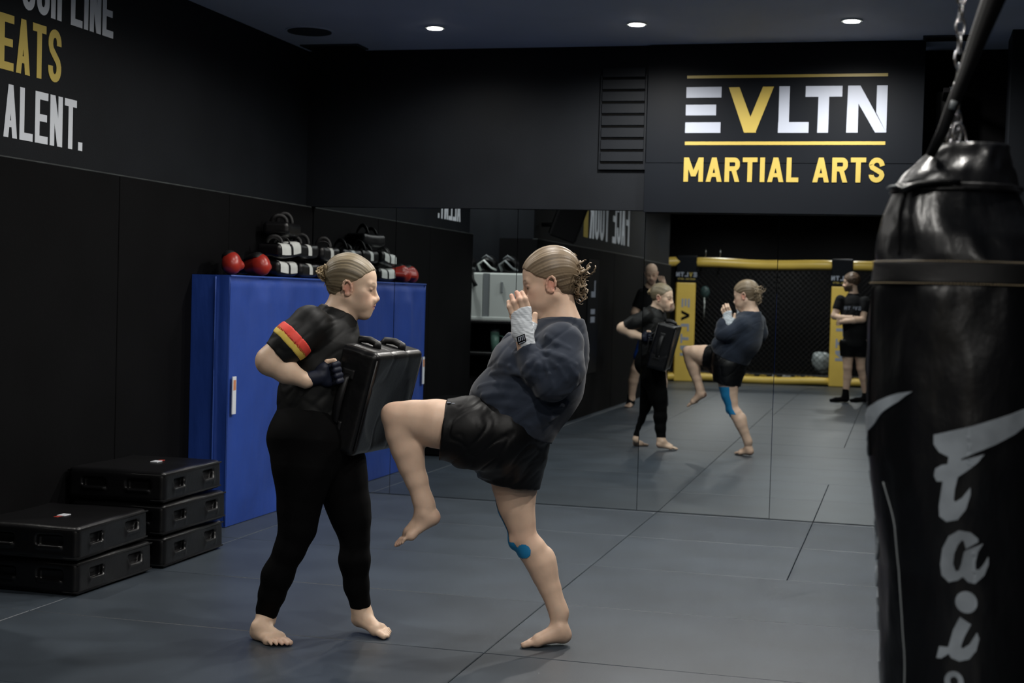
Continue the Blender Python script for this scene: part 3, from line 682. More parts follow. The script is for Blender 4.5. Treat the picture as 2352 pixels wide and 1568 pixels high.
# shorts
S = Sdf(); S.chain([Kr(1172, 975, 0, 93), Kr(1172, 1030, .02, 86)], .04, 1.1); S.clip(K(1165, 930), (.40, 0, .92))
S.chain([Kr(1150, 1000, -.07, 84), Kr(1085, 988, -.10, 73), Kr(960, 985, -.10, 66)], .04, 1.05, cut=[(K(1019, 980, -.1), (-1, 0, .10))])
S.ell(K(1085, 1040, -.09), (.085, .09, .075), None, .04, cut=[(K(1060, 1071, -.1), (-.05, 0, -1))]); S.chain([Kr(1175, 1020, .05, 82), Kr(1172, 1075, .06, 70), Kr(1172, 1140, .07, 66)], .04, 1.05, cut=[(K(1165, 1102, .07), (-.22, 0, -1))])
S.ell(K(1120, 1060, 0), (.05, .10, .075), None, .03, cut=[(K(1110, 1091, 0), (0, 0, -1))])
S.ell(K(1006, 967, -.175), (.066, .035, .040), None, .003, 's')
S.disp = lambda x, y, z: crease((x+z)*7, y*5, (z-x)*14, .0035, .14)+crease((x+z)*12, y*8, (z-x)*22+3, .0016, .2)
sdf_obj('shorts', S, M_short, rk, FK, .005)
bm = bmesh.new()
for (x, w, z) in ((1031, 9, 930), (1044, 12, 932), (1062, 14, 932)):
    p = FK.w(K(x, z, -.155)); mx = Matrix.Translation(Vector(p)) @ Matrix.Rotation(math.atan2(UU[1], UU[0]), 4, 'Z') @ Matrix.Rotation(-.6, 4, 'X'); b_box(bm, (-w*PX/2, -.02, -.002), (w*PX/2, .02, .002), .001, 1, mx)
link('shorts_print', bm_mesh(bm), M_white, rk, True, label='small white print on the shorts hem')
# hand wraps
def wrapped(sgn, ox, oy, d):
    S = Sdf(); q = lambda x, y, dd, r: (K(x+ox, y+oy, d+sgn*dd), r*PX)
    for a, b_, r0, r1 in (((1209, 790), (1204, 768), 20.5, 20.5), ((1204, 768), (1200, 748), 20.5, 20)):
        S.rc(K(a[0]+ox, a[1]+oy, d), K(b_[0]+ox, b_[1]+oy, d), r0*PX, r1*PX, .01, cut=[(K(1209+ox, 797+oy, d), K(1210+ox, 800+oy, d)-K(1205+ox, 780+oy, d))])
    for a, b_ in ((1185, 1188), (1194, 1196), (1203, 1203), (1209, 1208)): S.rc(K(b_+ox, 765+oy, d), K(a+ox, 718-(a-1185)*.35+oy, d), 13.5*PX, 11.5*PX, .016, cut=[(K(1195+ox, 712+oy, d), K(1184+ox, 694+oy, d)-K(1195+ox, 722+oy, d))])
    S.rc(*[K(1213+ox, 765+oy, d+sgn*.02), K(1224+ox, 746+oy, d+sgn*.034)], 12*PX, 9.5*PX, .01)
    S.disp = lambda x, y, z: .0006*np.sin((z*.9+x*.55)*330+5*vnoise(x*22, y*22, z*22))+.0014*vnoise(x*60, y*60, z*60)
    return sdf_obj('hand_wrap', S, M_wrap, rk, FK, .0026)
wN = wrapped(1, 0, 0, -.18); wF = wrapped(-1, 6, 22, .20)
def patch(name, pts, m, root, fr_at, **k):
    return print_mesh(name, [pts], fr_at, .0012, m, root, **k)
def wlab(a, b_, c): return FK.w(K(a, b_, -.18-.0385-c))
print_mesh('wrap_label', [[(1186, 774), (1205, 766), (1209, 784), (1190, 792)]], wlab, .001, M_slot, wN)
print_mesh('wrap_label_print', [[(x, 776-i*1.6), (x+2, 775.2-i*1.6), (x+3.2, 784-i*1.6), (x+1.2, 785-i*1.6)] for i, x in enumerate((1190, 1194, 1198, 1202))]+[[(1189.5, 775), (1204, 769), (1204.3, 770), (1189.8, 776.2)], [(1192, 788.5), (1206.5, 782.4), (1206.7, 783.6), (1192.2, 789.7)]], lambda a, b_, c: wlab(a, b_, c+.0012), .0006, M_white, wN)
# hair: swept back shell, clip and loose bun
def hair_disp(c, A, s, amp=.0016, f=95):
    def d(x, y, z):
        L = (np.stack([x, y, z], 1)-c) @ A.T/s; th = np.arctan2(L[:, 1], L[:, 2]+.02)
        q = th+.10*vnoise(L[:, 0]*8, th*2, L[:, 0]*0+2)
        return amp*.9*vnoise(L[:, 0]*5, q*22, L[:, 0]*0)+amp*.5*vnoise(L[:, 0]*9, q*55, L[:, 0]*0+3)+amp*1.4*vnoise(L[:, 0]*4, q*6, L[:, 0]*0+8)
    return d
def hair_paint(c, A, s, lo, hi):
    def f(V):
        L = (V-c) @ A.T/s; th = np.arctan2(L[:, 1], L[:, 2]+.02); th = th+.10*vnoise(L[:, 0]*8, th*2, L[:, 0]*0+2); n = .5+.5*vnoise(L[:, 0]*5, th*22, L[:, 0]*0); n2 = .5+.5*vnoise(L[:, 0]*9, th*55, L[:, 0]*0+3)
        w = np.clip(.65*n+.35*n2+.5*np.clip(L[:, 2]-.03, -.1, .1)*4-.05, 0, 1)[:, None]
        return np.asarray(lo)*(1-w)+np.asarray(hi)*w
    return f
def hair_shell(c, f_, u_, s, p0=(.083, .080), n0=(.80, -.60), low=(-.02, -.034), lown=(.45, -.89), grow=0.):
    fwd = unit(f_); up = unit(np.asarray(u_)-fwd*np.dot(u_, fwd)); lat = np.cross(up, fwd); A = np.array([fwd, lat, up]); T = lambda x, y, z: np.asarray(c)+s*(fwd*x+lat*y+up*z)
    dirn = lambda a, b_: fwd*a+up*b_
    S = Sdf(); cut = [(T(p0[0], 0, p0[1]), dirn(*n0)), (T(low[0], 0, low[1]), dirn(*lown))]
    S.ell(T(-.018, 0, .036), np.array([.099+grow, .080+grow, .090+grow])*s, A, .02*s, cut=cut); S.ell(T(.028, 0, .034), np.array([.064, .0665, .068])*s, A, .02*s, cut=cut)
    return S, T, A
S, T, A = hair_shell(hc, hf, hu, HSK, (.075, .072), (.66, -.75), (-.02, -.045), (.55, -.84), .003)
S.ell(T(-.035, 0, -.035), np.array([.050, .058, .040])*HSK, A, .03); S.disp = hair_disp(hc, A, HSK)
HB, HD = (.29, .215, .135), (.09, .062, .036)
hair = sdf_obj('hair', S, M_hair, rk, FK, .0032, (), hair_paint(hc, A, HSK, HD, HB))
def locks(name, c, n, rad, spread, thick_, seed, parent, fr, flat=None, drop=0., paintc=(HD, HB)):
    """tangled loops of hair as one mesh"""
    rg = np.random.RandomState(seed); bm = bmesh.new()
    for i in range(n):
        a = unit(rg.randn(3)); b_ = unit(np.cross(a, rg.randn(3))); o = np.asarray(c)+rg.randn(3)*np.asarray(spread)*.5; r = rad*rg.uniform(.55, 1.05); t0 = rg.uniform(0, 6.28); sp_ = rg.uniform(2.4, 5.6)
        pts = [fr.w(o+r*(a*math.cos(t0+t*sp_)+b_*math.sin(t0+t*sp_))+np.array([0, 0, -drop*t*t])+rg.randn(3)*.0015) for t in np.linspace(0, 1, 14)]
        rr = thick_*rg.uniform(.6, 1.2); b_tube(bm, [p-fr.o for p in pts], [rr*(.35+.65*math.sin(math.pi*min(max(t, .08), .92))) for t in np.linspace(0, 1, 14)], 6, flat=.55)
    me = bm_mesh(bm, name, True); co = np.zeros(len(me.vertices)*3); me.vertices.foreach_get('co', co); co = co.reshape(-1, 3)
    w = np.clip(.5+.9*vnoise(co[:, 0]*45, co[:, 1]*45, co[:, 2]*45)+.3, 0, 1)[:, None]; cl = np.ones((len(co), 4)); cl[:, :3] = np.asarray(paintc[0])*(1-w)+np.asarray(paintc[1])*w
    ca = me.color_attributes.new('Col', 'FLOAT_COLOR', 'POINT'); ca.data.foreach_set('color', cl.astype(np.float32).ravel())
    return link(name, me, M_hair, parent)
locks('hair_bun', K(1324, 630), 110, .028, (.032, .040, .040), .0066, 3, rk, FK); locks('hair_bun', K(1302, 600), 50, .020, (.024, .030, .018), .0056, 5, rk, FK); locks('hair_bun', K(1332, 662), 46, .022, (.016, .026, .030), .0050, 8, rk, FK, drop=.02)
S = Sdf(); S.rc(K(1309, 606), K(1313, 650), .007, .009, .01, 3.); tc_ = sdf_obj('hair_clip', S, M_blacks, rk, FK, .003)

# ---- the person holding the kick shield
ZH = 5.92
rh = empty('person', (float(at(720, 1400, ZH)[0]), float(at(720, 1400, ZH)[1]), 0), label='person in black jersey with a red and yellow sleeve band bracing behind the kick shield', cat='person')
FH = Frame((rh.location.x, rh.location.y, 0), UU, VV)
def H(px, py, d=0.): return FH.l(at(px, py, ZH+d))
PH = 1/571.
def Hr(px, py, d, r): p = H(px, py, d); return (p[0], p[1], p[2], r*PH)
hc2 = H(807, 656, 0); a_ = math.radians(11); hf2 = (math.cos(a_), -.04, -math.sin(a_)); hu2 = (math.sin(a_), 0, math.cos(a_)); HSH = 1.045
S = Sdf(); T, AH = add_head(S, hc2, hf2, hu2, HSH)
S.rc(T(-.030, 0, -.045), H(776, 722, 0), .046, .050, .03, 1.1); S.rc(T(.0, 0, -.07), H(786, 728, 0), .038, .048, .03); S.rc(T(.052, 0, -.088), T(.0, 0, -.095), .016, .028, .03)
torsoH = [Hr(718, 1010, 0, 92), Hr(722, 960, 0, 84), Hr(724, 905, 0, 76), Hr(738, 840, 0, 78), Hr(756, 775, 0, 66), Hr(772, 728, 0, 38)]
armHN = [Hr(712, 748, -.15, 44), Hr(668, 786, -.20, 38), Hr(621, 828, -.22, 32)]
foreHN = [Hr(621, 830, -.22, 31), Hr(658, 853, -.21, 26), Hr(702, 874, -.18, 17.5)]
armHF = [Hr(752, 755, .15, 44), Hr(690, 785, .22, 36), Hr(632, 815, .26, 31)]
foreHF = [Hr(632, 815, .26, 30), Hr(680, 845, .24, 25), Hr(725, 862, .20, 17.5)]
legHN = [Hr(702, 1015, -.07, 86), Hr(698, 1070, -.085, 70), Hr(692, 1120, -.09, 54), Hr(686, 1170, -.09, 46), Hr(683, 1212, -.09, 40), Hr(667, 1258, -.09, 33), Hr(638, 1320, -.075, 34), Hr(624, 1365, -.055, 28), Hr(614, 1400, -.03, 22.5), Hr(610, 1424, -.01, 19)]
legHF = [Hr(750, 1020, .06, 78), Hr(772, 1070, .07, 68), Hr(786, 1110, .07, 56), Hr(800, 1160, .07, 48), Hr(808, 1195, .07, 42), Hr(815, 1236, .07, 32), Hr(814, 1285, .07, 34), Hr(819, 1345, .085, 27), Hr(827, 1385, .10, 20.5), Hr(829, 1402, .11, 18.5)]
S.chain([(p[0], p[1], p[2], p[3]-.016) for p in torsoH], .05, 1.08)
for c_ in (armHN, foreHN, armHF, foreHF): S.chain([(p[0], p[1], p[2], p[3]-.001) for p in c_], .02)
for c_ in (legHN, legHF): S.chain([(p[0], p[1], p[2], p[3]-.004) for p in c_], .025)
he = FH.l(onz(584, 1464)); to = FH.l(onz(655, 1487)); lat = unit(np.cross((0, 0, 1), to-he)); add_foot(S, he, to, legHN[-1][:3], lat, 1, .031)
fn_c = (he+to)/2
he2 = FH.l(onz(811, 1448)); to2 = FH.l(onz(900, 1467)); lat2 = unit(np.cross((0, 0, 1), to2-he2)); he2[2] = .03; add_foot(S, he2, to2, legHF[-1][:3], -lat2, 1, .030)
# gripping hands
def grip(S, w, p, up, sgn, fr=H, g=0.):
    w = np.asarray(w, float); p = np.asarray(p, float); d = unit(p-w); u = unit(np.asarray(up)-d*np.dot(up, d)); o = np.cross(d, u)*sgn
    S.rc(w, p-d*.02, .021+g, .026+g, .02, 1.); S.rc(p-u*.024, p+u*.026, .022+g, .024+g, .015)
    for i, t in enumerate((.034, .012, -.011, -.033)):
        a = p+u*t+d*.012; S.rc(a, a+d*.030+o*.004, .0105+g, .0098+g, .006); S.rc(a+d*.030+o*.004, a+d*.040+o*.026, .0098+g, .009+g, .005); S.rc(a+d*.040+o*.026, a+d*.020+o*.038, .009+g, .008+g, .005)
    S.rc(p-d*.02+u*.03, p+d*.018+u*.052+o*.010, .012+g, .0095+g*.3, .008)
    if g == 0: S.rc(p+d*.018+u*.052+o*.010, p+d*.045+u*.050+o*.022, .0095, .0085, .005)
grip(S, foreHN[-1][:3], H(748, 862, -.155), (-.15, 0, 1), 1); grip(S, foreHF[-1][:3], H(765, 862, .17), (-.15, 0, 1), -1)
S.clip((0, 0, .001), (0, 0, -1))
def paintH(V):
    C = np.tile(np.array(SKIN)*np.array([1.03, 1.06, 1.05]), (len(V), 1)); C = C*(1+.05*vnoise(V[:, 0]*9, V[:, 1]*9, V[:, 2]*9)[:, None])
    C = head_paint(C, V, hc2, AH, HSH, browa=.7, cheek=.45)
    for p, s_, col, a in ((H(598, 842, -.22), .04, (.62, .32, .24), .4), (he, .04, (.64, .33, .26), .5), (to, .05, (.64, .35, .28), .4), (he2, .04, (.64, .33, .26), .5)):
        w = (a*np.exp(-(np.linalg.norm(V-p, axis=1)/s_)**2))[:, None]; C = C*(1-w)+np.asarray(col)*w
    return C
sdf_obj('body', S, M_skin, rh, FH, .0048, [fb(hc2+np.array([0, 0, -.02]), (.17, .11, .17), .0022), fb((he+to)/2+np.array([0, 0, .05]), (.16, .16, .075), .0032), fb((he2+to2)/2+np.array([0, 0, .05]), (.16, .16, .085), .0032), fb(H(735, 868, -.16), (.07, .06, .075), .003)], paintH)
# painted toenails as small caps
# leggings
S = Sdf(); S.ell(H(694, 1005, 0), (.135, .165, .12), None, .05)
for c_, cp in ((legHN, [(H(612, 1414, -.02), (.03, 0, -1))]), (legHF, [(H(827, 1391, .10), (.18, 0, -1))])): S.chain(c_, .03, 1.03, cut=cp)
S.chain([Hr(722, 960, 0, 84), Hr(718, 1010, 0, 88)], .05, 1.08); S.disp = lambda x, y, z: .0014*vnoise(x*14, y*14, z*20)
sdf_obj('leggings', S, M_legg, rh, FH, .0055)
# jersey
S = Sdf(); S.chain([(p[0], p[1], p[2], p[3]+.004) for p in torsoH[1:]], .05, 1.12, cut=[(H(722, 985), (.05, 0, -1)), (H(776, 715), H(800, 668)-H(776, 715)+np.array([-.01, 0, .01]))])
S.ell(H(766, 798, 0), (.064, .14, .075), None, .05)
for c_, p in ((armHN, (H(634, 813, -.22), H(621, 828, -.22)-H(668, 786, -.20))), (armHF, (H(645, 806, .25), H(632, 815, .26)-H(690, 785, .22)))): S.chain([(q[0], q[1], q[2], q[3]+.004) for q in c_], .035, cut=[p])
S.disp = lambda x, y, z: crease((x+z)*5, y*5, (z-x)*12, .0032, .16)+crease((x+z)*10, y*8, (z-x)*18+3, .0018, .2)
jer = sdf_obj('jersey', S, M_rash, rh, FH, .005)
# sleeve band red over yellow, a short tube round the sleeve
ax0 = np.array(armHN[1][:3]); ax1 = np.array(armHN[2][:3]); dd = unit(ax1-ax0)
for nm, m, t0, t1 in (('red_stripe', M_flagr, -.030, -.004), ('yellow_stripe', M_flagy, -.004, .014)):
    S = Sdf(); S.chain([(q[0], q[1], q[2], q[3]+.0058) for q in armHN], .035, cut=[(ax0+dd*t1, dd), (ax0+dd*t0, -dd)])
    S.disp = lambda x, y, z: crease((x+z)*5, y*5, (z-x)*12, .0032, .16)+crease((x+z)*10, y*8, (z-x)*18+3, .0018, .2)
    sdf_obj(nm, S, m, jer, FH, .004)
# dark wraps and half-finger gloves
S = Sdf(); w = np.array(foreHN[-1][:3]); S.rc(w+unit(np.array(foreHN[-2][:3])-w)*.018, w+(H(748, 862, -.155)-w)*.6, .0215, .027, .01); grip(S, foreHN[-1][:3], H(748, 862, -.155), (-.15, 0, 1), 1, g=.0022)
S.disp = lambda x, y, z: .001*vnoise(x*60, y*60, z*60)
gl = sdf_obj('hand_wrap', S, M_darkblue, rh, FH, .003)
S = Sdf(); S.rc(w+unit(np.array(foreHN[-2][:3])-w)*.014, w+(H(748, 862, -.155)-w)*.35, .0232, .025, .01); sdf_obj('wrist_band', S, M_maroon, rh, FH, .003)
S = Sdf(); w = np.array(foreHF[-1][:3]); S.rc(w, w+(H(765, 862, .17)-w)*.6, .0215, .027, .01); grip(S, foreHF[-1][:3], H(765, 862, .17), (-.15, 0, 1), -1, g=.0022); sdf_obj('hand_wrap', S, M_darkblue, rh, FH, .0035)
S, T, A = hair_shell(hc2, hf2, hu2, HSH, (.070, .078), (.72, -.69), (-.02, -.030), (.42, -.90), -.001)
S.ell(T(-.045, 0, -.02), np.array([.035, .052, .040])*HSH, A, .03, cut=[(T(-.02, 0, -.05), A[0]*.3-A[2])]); S.disp = hair_disp(hc2, A, HSH, .0013, 120)
sdf_obj('hair', S, M_hair, rh, FH, .0030, (), hair_paint(hc2, A, HSH, (.075, .056, .033), (.33, .265, .165)))
locks('hair_bun', H(748, 627), 80, .020, (.018, .024, .020), .0050, 21, rh, FH, paintc=((.085, .062, .036), (.42, .32, .18))); locks('hair_bun', H(757, 646), 18, .016, (.010, .020, .014), .0028, 23, rh, FH, drop=.01, paintc=((.085, .062, .036), (.38, .29, .18)))

# ---- the kick shield between them
tl = at(780, 801, 5.98-.10); o3 = at(872, 815, 5.74)
def shield_parts(Rm, o, S0):
    pass
tilt = math.radians(14); wd = unit(.30*UU+.954*VV); nn = unit(.954*UU-.30*VV); upv = unit(np.array([0, 0, 1.])*math.cos(tilt)+nn*math.sin(tilt)); nrm = unit(np.cross(wd, upv)); nrm = nrm if np.dot(nrm, nn) > 0 else -nrm
T_, W_, H_ = .185, .50, .43
corner = at(872, 813, 5.74)             # near top edge of the striking face
cen = corner-nrm*T_/2+wd*W_/2-upv*H_/2
shield = empty('kick_shield', tuple(cen), label='large black padded kick shield held between the two people', cat='shield')
FS = Frame(cen, nrm, wd); FS.M = np.array([nrm, wd, upv]); FS.flip = np.linalg.det(FS.M) < 0
S = Sdf(); S.box((0, 0, 0), (T_/2, W_/2, H_/2), .028)
S.ell((T_/2+.005, -.03, -.0), (.022, .17, .15), None, .03, 's'); S.disp = lambda x, y, z: .0018*vnoise(x*14, y*10, z*10)+crease(x*9, y*7, z*7, .002, .12)
sdf_obj('pad_body', S, M_black, shield, FS, .006)
def edge_tube(name, pts, r, m, root, fr, n=8, flat=1.): return tube(name, [fr.w(p)-fr.o for p in pts], r, m, root, n, world=False, flat=flat)
for (y, x) in ((-.12, -.02), (.06, .015)):
    edge_tube('top_handle', [(x-.045, y, H_/2-.004), (x-.038, y+.01, H_/2+.016), (x, y+.015, H_/2+.022), (x+.038, y+.01, H_/2+.016), (x+.045, y, H_/2-.004)], [.022, .024, .024, .024, .022], M_blacks, shield, FS, 12, .6)
for y, s_ in ((-W_/2, -1), (W_/2, 1)):
    edge_tube('side_handle', [(-.015, y-.0*s_, .10), (-.015, y+.020*s_, .085), (-.015, y+.026*s_, .0), (-.015, y+.020*s_, -.085), (-.015, y, -.10)], [.016, .017, .017, .017, .016], M_blacks, shield, FS, 10, .6)
    for z in (.105, -.105):
        S = Sdf(); S.box((-.015, y+s_*.002, z), (.028, .006, .020), .005); sdf_obj('handle_anchor', S, M_blacks, shield, FS, .004)
for y in (-.13, .13): edge_tube('grip_strap', [(-T_/2, y, .11), (-T_/2-.035, y, .08), (-T_/2-.042, y, 0), (-T_/2-.035, y, -.08), (-T_/2, y, -.11)], .014, M_blacks, shield, FS, 8, .5)
for sx in (-1, 1):
    for sy in (-1, 1): edge_tube('piping', [(sx*(T_/2-.006), sy*(W_/2-.006), H_/2-.03), (sx*(T_/2-.006), sy*(W_/2-.006), -H_/2+.03)], .0035, M_blacks, shield, FS, 6)

# ---- blue crash mats against the left wall
cm = empty('crash_mat', (-3.95, 8.7, 0), label='tall blue vinyl crash mat standing against the left wall at the mirror', cat='mat')
XM, XW, Y0m, HM = -3.80, -4.042, 7.80, 1.47
def yend(z): t = min(max((z-.95)/.5, 0), 1); return 9.57-.26*t*t*(3-2*t)
def wrinkle(y, z): return .019*float(vnoise(np.array(y*2.2), np.array(z*.9), np.array(3.)))+.016*math.exp(-((z-1.3)/.30)**2)*math.sin(y*19+1.5*z)*.6+.010*math.sin(y*6.5-z*2.2)+.006*float(vnoise(np.array(y*8.), np.array(z*1.6), np.array(9.)))
NZ, NY = 60, 70; bmv = []; q = []
for i in range(NZ+1):
    z = .004+(HM-.004)*i/NZ; ye = yend(z)
    for j in range(NY+1):
        y = Y0m+(ye-Y0m)*j/NY; ed = min(i, NZ-i, j*1.5, 6)/6.
        bmv.append((XM-.02*(1-min(1, min(NZ-i, 2)/2.))+wrinkle(y, z)*ed, y, z))
for i in range(NZ):
    for j in range(NY): a = i*(NY+1)+j; q.append((a, a+1, a+NY+2, a+NY+1))
c0 = len(bmv); back = [(XW, Y0m-0.0, 0.004), (XW, Y0m, HM), (XW, yend(HM), HM), (XW, yend(.5), .004)]
def strip(P, Qs):
    a = len(bmv); n = len(P); bmv.extend(P); bmv.extend(Qs)
    for i in range(n-1): q.append((a+i, a+n+i, a+n+i+1, a+i+1))
front = lambda i, j: bmv[i*(NY+1)+j]
strip([front(NZ, j) for j in range(NY+1)], [(XW, front(NZ, j)[1], HM+.004) for j in range(NY+1)])
strip([(XW, yend(.004+(HM-.004)*i/NZ), front(i, NY)[2]) for i in range(NZ+1)], [front(i, NY) for i in range(NZ+1)])
me = fastmesh('cover', np.array(bmv)-np.array(cm.location), np.array(q)); link('cover', me, M_blue, cm)
# the side that faces the room corner: two folded panels with a welded seam
sv = []; sq = []
for i in range(41):
    z = .004+(HM-.004)*i/40
    for j in range(21):
        t = j/20.; x = XM+(-4.125-XM+.08)*t; e = min(i, 40-i, j, 20-j, 3)/3.
        sv.append((x, Y0m-.002-.010*math.exp(-((t-.36)/.03)**2)*e+.008*e*float(vnoise(np.array(x*9.), np.array(z*2.), np.array(1.))), z))
for i in range(40):
    for j in range(20): a = i*21+j; sq.append((a, a+21, a+22, a+1))
link('side_panel', fastmesh('side_panel', np.array(sv)-np.array(cm.location), np.array(sq)), M_blue, cm)
tube('seam', [(XM-.088, Y0m-.014, z) for z in np.linspace(.01, HM-.01, 12)], .0045, M_blues, cm, 6); tube('seam', [(XM-.006, Y0m+.002, z) for z in np.linspace(.01, HM-.01, 12)], .006, M_blues, cm, 6)
tube('seam', [(XM+.002, y, HM-.004) for y in np.linspace(Y0m, yend(HM), 14)], .006, M_blues, cm, 6)
box('label', (XM+.010, Y0m+.025, .66), (XM+.0165, Y0m+.072, .88), M_tagw, cm, .001, label='white printed tag')
box('label_print', (XM+.0163, Y0m+.032, .80), (XM+.0172, Y0m+.065, .86), mat('tag_orange', (.5, .2, .1), .6, .3), cm)

# ---- stacks of kick shields by the left wall
def make_stack_shield():
    S = Sdf(); S.box((0, 0, .08), (.265, .33, .0775), .026)
    for y in (-.17, .17): S.box((.27, y, .085), (.03, .062, .026), .01, k=.012, mode='s'); S.rc((.262, y-.055, .062), (.262, y+.055, .062), .011, .011, .01); S.rc((.258, y-.064, .09), (.258, y-.060, .045), .010, .010, .01); S.rc((.258, y+.064, .09), (.258, y+.060, .045), .010, .010, .01)
    for x in (-.12, .12): S.box((x, -.335, .085), (.062, .03, .026), .01, k=.012, mode='s'); S.rc((x-.055, -.328, .062), (x+.055, -.328, .062), .011, .011, .01)
    S.disp = lambda x, y, z: .0035*vnoise(x*6, y*6, z*12)+.0025*np.sin(y*9)*(z > .08)
    V, Q = polygonise(S, .0075); me = fastmesh('pad_body', V, Q); me.materials.append(M_black); return me
ssm = make_stack_shield()
bm = bmesh.new()
for sz in (.018, .142):
    P = [(.262, -.326), (.262, .326), (-.262, .326), (-.262, -.326)]; b_tube(bm, [(x, y, sz) for x, y in P], .0045, 6, True)
pip_me = bm_mesh(bm, 'piping', True); pip_me.materials.append(M_blacks)
stk = [(-3.775, 6.86, 0, .01, 'bottom of the three-high stack beside the blue crash mat', 1), (-3.765, 6.85, .162, -.015, 'middle of the three-high stack beside the blue crash mat', 1), (-3.775, 6.83, .324, .03, 'top of the three-high stack, carrying a white and red tag', 1.),
       (-3.80, 6.13, 0, -.01, 'bottom of the two-high stack on the left, nearest the camera', 1), (-3.79, 6.08, .162, .035, 'top of the near two-high stack, with red and white tag', 1)]
for i, (x, y, z, rz, l, s_) in enumerate(stk):
    e = empty('kick_shield', (x, y, z), rz, label='black padded kick shield, '+l, cat='shield', group='kick shields stacked by the left wall'); e.scale = (1, 1, 1)
    for nm, me in (('pad_body', ssm), ('piping', pip_me)):
        o = bpy.data.objects.new(nm, me); COL.objects.link(o); o.parent = e
    if i in (2, 4):
        a = (.02, .08) if i == 2 else (.03, -.03)
        bm = bmesh.new(); b_box(bm, (a[0]-.02, a[1]-.05, .157), (a[0]+.02, a[1]+.01, .162), .001); link('tag', bm_mesh(bm), M_tagw, e, label='white tag')
        d_ = .055 if i == 2 else -.095
        bm = bmesh.new(); b_box(bm, (a[0]-.012, a[1]+min(d_, 0)+.012*(d_ > 0), .157), (a[0]+.012, a[1]+max(d_, -.05), .161), .001); link('tag', bm_mesh(bm), M_tagr, e, label='red tag')

# ---- gear on top of the crash mat
def glove_mesh():
    S = Sdf(); S.rc((0, 0, .06), (.10, 0, .07), .052, .062, .03); S.ell((.13, 0, .055), (.055, .05, .05), None, .03); S.rc((.02, .055, .06), (.11, .058, .055), .022, .024, .015); V1_, Q1 = polygonise(S, .005)
    S = Sdf(); S.rc((-.13, 0, .055), (-.03, 0, .06), .040, .046, .01, cut=[((-.12, 0, .05), (-1, 0, 0)), ((-.025, 0, .05), (1, 0, 0))]); V2_, Q2 = polygonise(S, .005)
    S = Sdf(); S.rc((.0, -.01, .075), (.09, -.012, .085), .050, .056, .02, cut=[((0, 0, .085), (.1, -.2, -1))]); V3, Q3 = polygonise(S, .005)
    return [(n, fastmesh(n, V, Q), m) for n, V, Q, m in (('mitt', V1_, Q1, M_red), ('cuff', V2_, Q2, M_black), ('palm_panel', V3, Q3, M_blacks))]
gm = glove_mesh()
for n, me, m in gm: me.materials.append(m)
GT = HM+.002
for i, (x, y, z, rz, ry, l) in enumerate([(-3.93, 8.05, 0, -1.0, 0, 'red boxing glove at the outer left end of the crash mat top'), (-3.92, 8.33, 0, -.55, 0, 'red boxing glove on the crash mat, next to the piled kick pads')]):
    e = empty('boxing_glove', (x, y, GT+z), rz, label=l, cat='glove', group='red boxing gloves'); e.scale = (.92, .92, 1.05)
    for n, me, m in gm: o = bpy.data.objects.new(n, me); COL.objects.link(o); o.parent = e
def pad_meshes(seed):
    """a curved forearm kick pad lying on its back: body, two pale panels, two straps"""
    out = []
    S = Sdf(); S.box((0, 0, .05), (.095, .19, .045), .03, k=.02); S.box((0, 0, -.055), (.03, .25, .06), .03, k=.04, mode='s'); S.disp = lambda x, y, z: .002*vnoise(x*12, y*12, z*12)
    V, Q = polygonise(S, .006); V[:, 2] += .25*np.abs(V[:, 1])**2; out.append(('pad_body', V, Q, M_black))
    return out
pm = pad_meshes(1)
pmesh = fastmesh('pad_body', pm[0][1], pm[0][2]); pmesh.materials.append(M_black)
def surf(y): return .25*y*y
def panel_me(y0, y1, x0, x1, wrapside=True):
    bm = bmesh.new(); N = 8
    prof = [(x0, .0985), (.062, .0985), (.084, .0915), (.0965, .074), (.099, .055), (.099, .025)]
    rows = []
    for i in range(N+1):
        y = y0+(y1-y0)*i/N; rows.append([bm.verts.new((px, y, pz+surf(y))) for px, pz in prof])
    for a, b_ in zip(rows[:-1], rows[1:]):
        for j in range(len(prof)-1): bm.faces.new((a[j], a[j+1], b_[j+1], b_[j]))
    me = bm_mesh(bm, 'panel', True); me.materials.append(M_whitepad); return me
M_whitepad = mat('white_leather', (.50, .52, .50), .45, .5, noise=(14, .12))
pnA = panel_me(-.17, -.02, -.05, .085); pnB = panel_me(.02, .15, -.03, .085); pnC = panel_me(-.035, .035, .02, .085)
def strap_me(y, h, r=.007, dx=0.):
    bm = bmesh.new(); b_tube(bm, [(dx+.055*math.cos(t), y+.012*math.sin(2*t), .088+surf(y)+h*math.sin(t)) for t in np.linspace(0, math.pi, 12)], r, 8, flat=2.0)
    me = bm_mesh(bm, 'strap', True); me.materials.append(M_blacks); return me
st1, st2, st3 = strap_me(-.09, .055), strap_me(.06, .075), strap_me(.0, .05, .006, .02)
pads = [(-3.90, 8.66, .0, 0.05, 0, (pnA, pnB), (), 'lower black kick pad with white panels left of the pile'), (-3.885, 8.67, .105, -.06, .08, (pnA, pnB), (st1, st3), 'upper black kick pad with white panels at the left end of the pile'),
        (-3.91, 9.03, .0, .1, 0, (pnC,), (), 'lower black kick pad in the middle of the pile'), (-3.905, 9.00, .11, .0, 0, (pnC,), (st1, st2), 'black kick pad with a small white badge and raised straps, top of the pile'),
        (-3.915, 9.36, .0, -.04, 0, (pnB,), (), 'lower black kick pad against the mirror'), (-3.90, 9.37, .105, .06, 0, (pnC,), (st2, st3), 'upper black kick pad against the mirror'), (-3.94, 8.82, .224, .3, .0, (), (st1, st2), 'plain black kick pad lying across the top of the pile')]
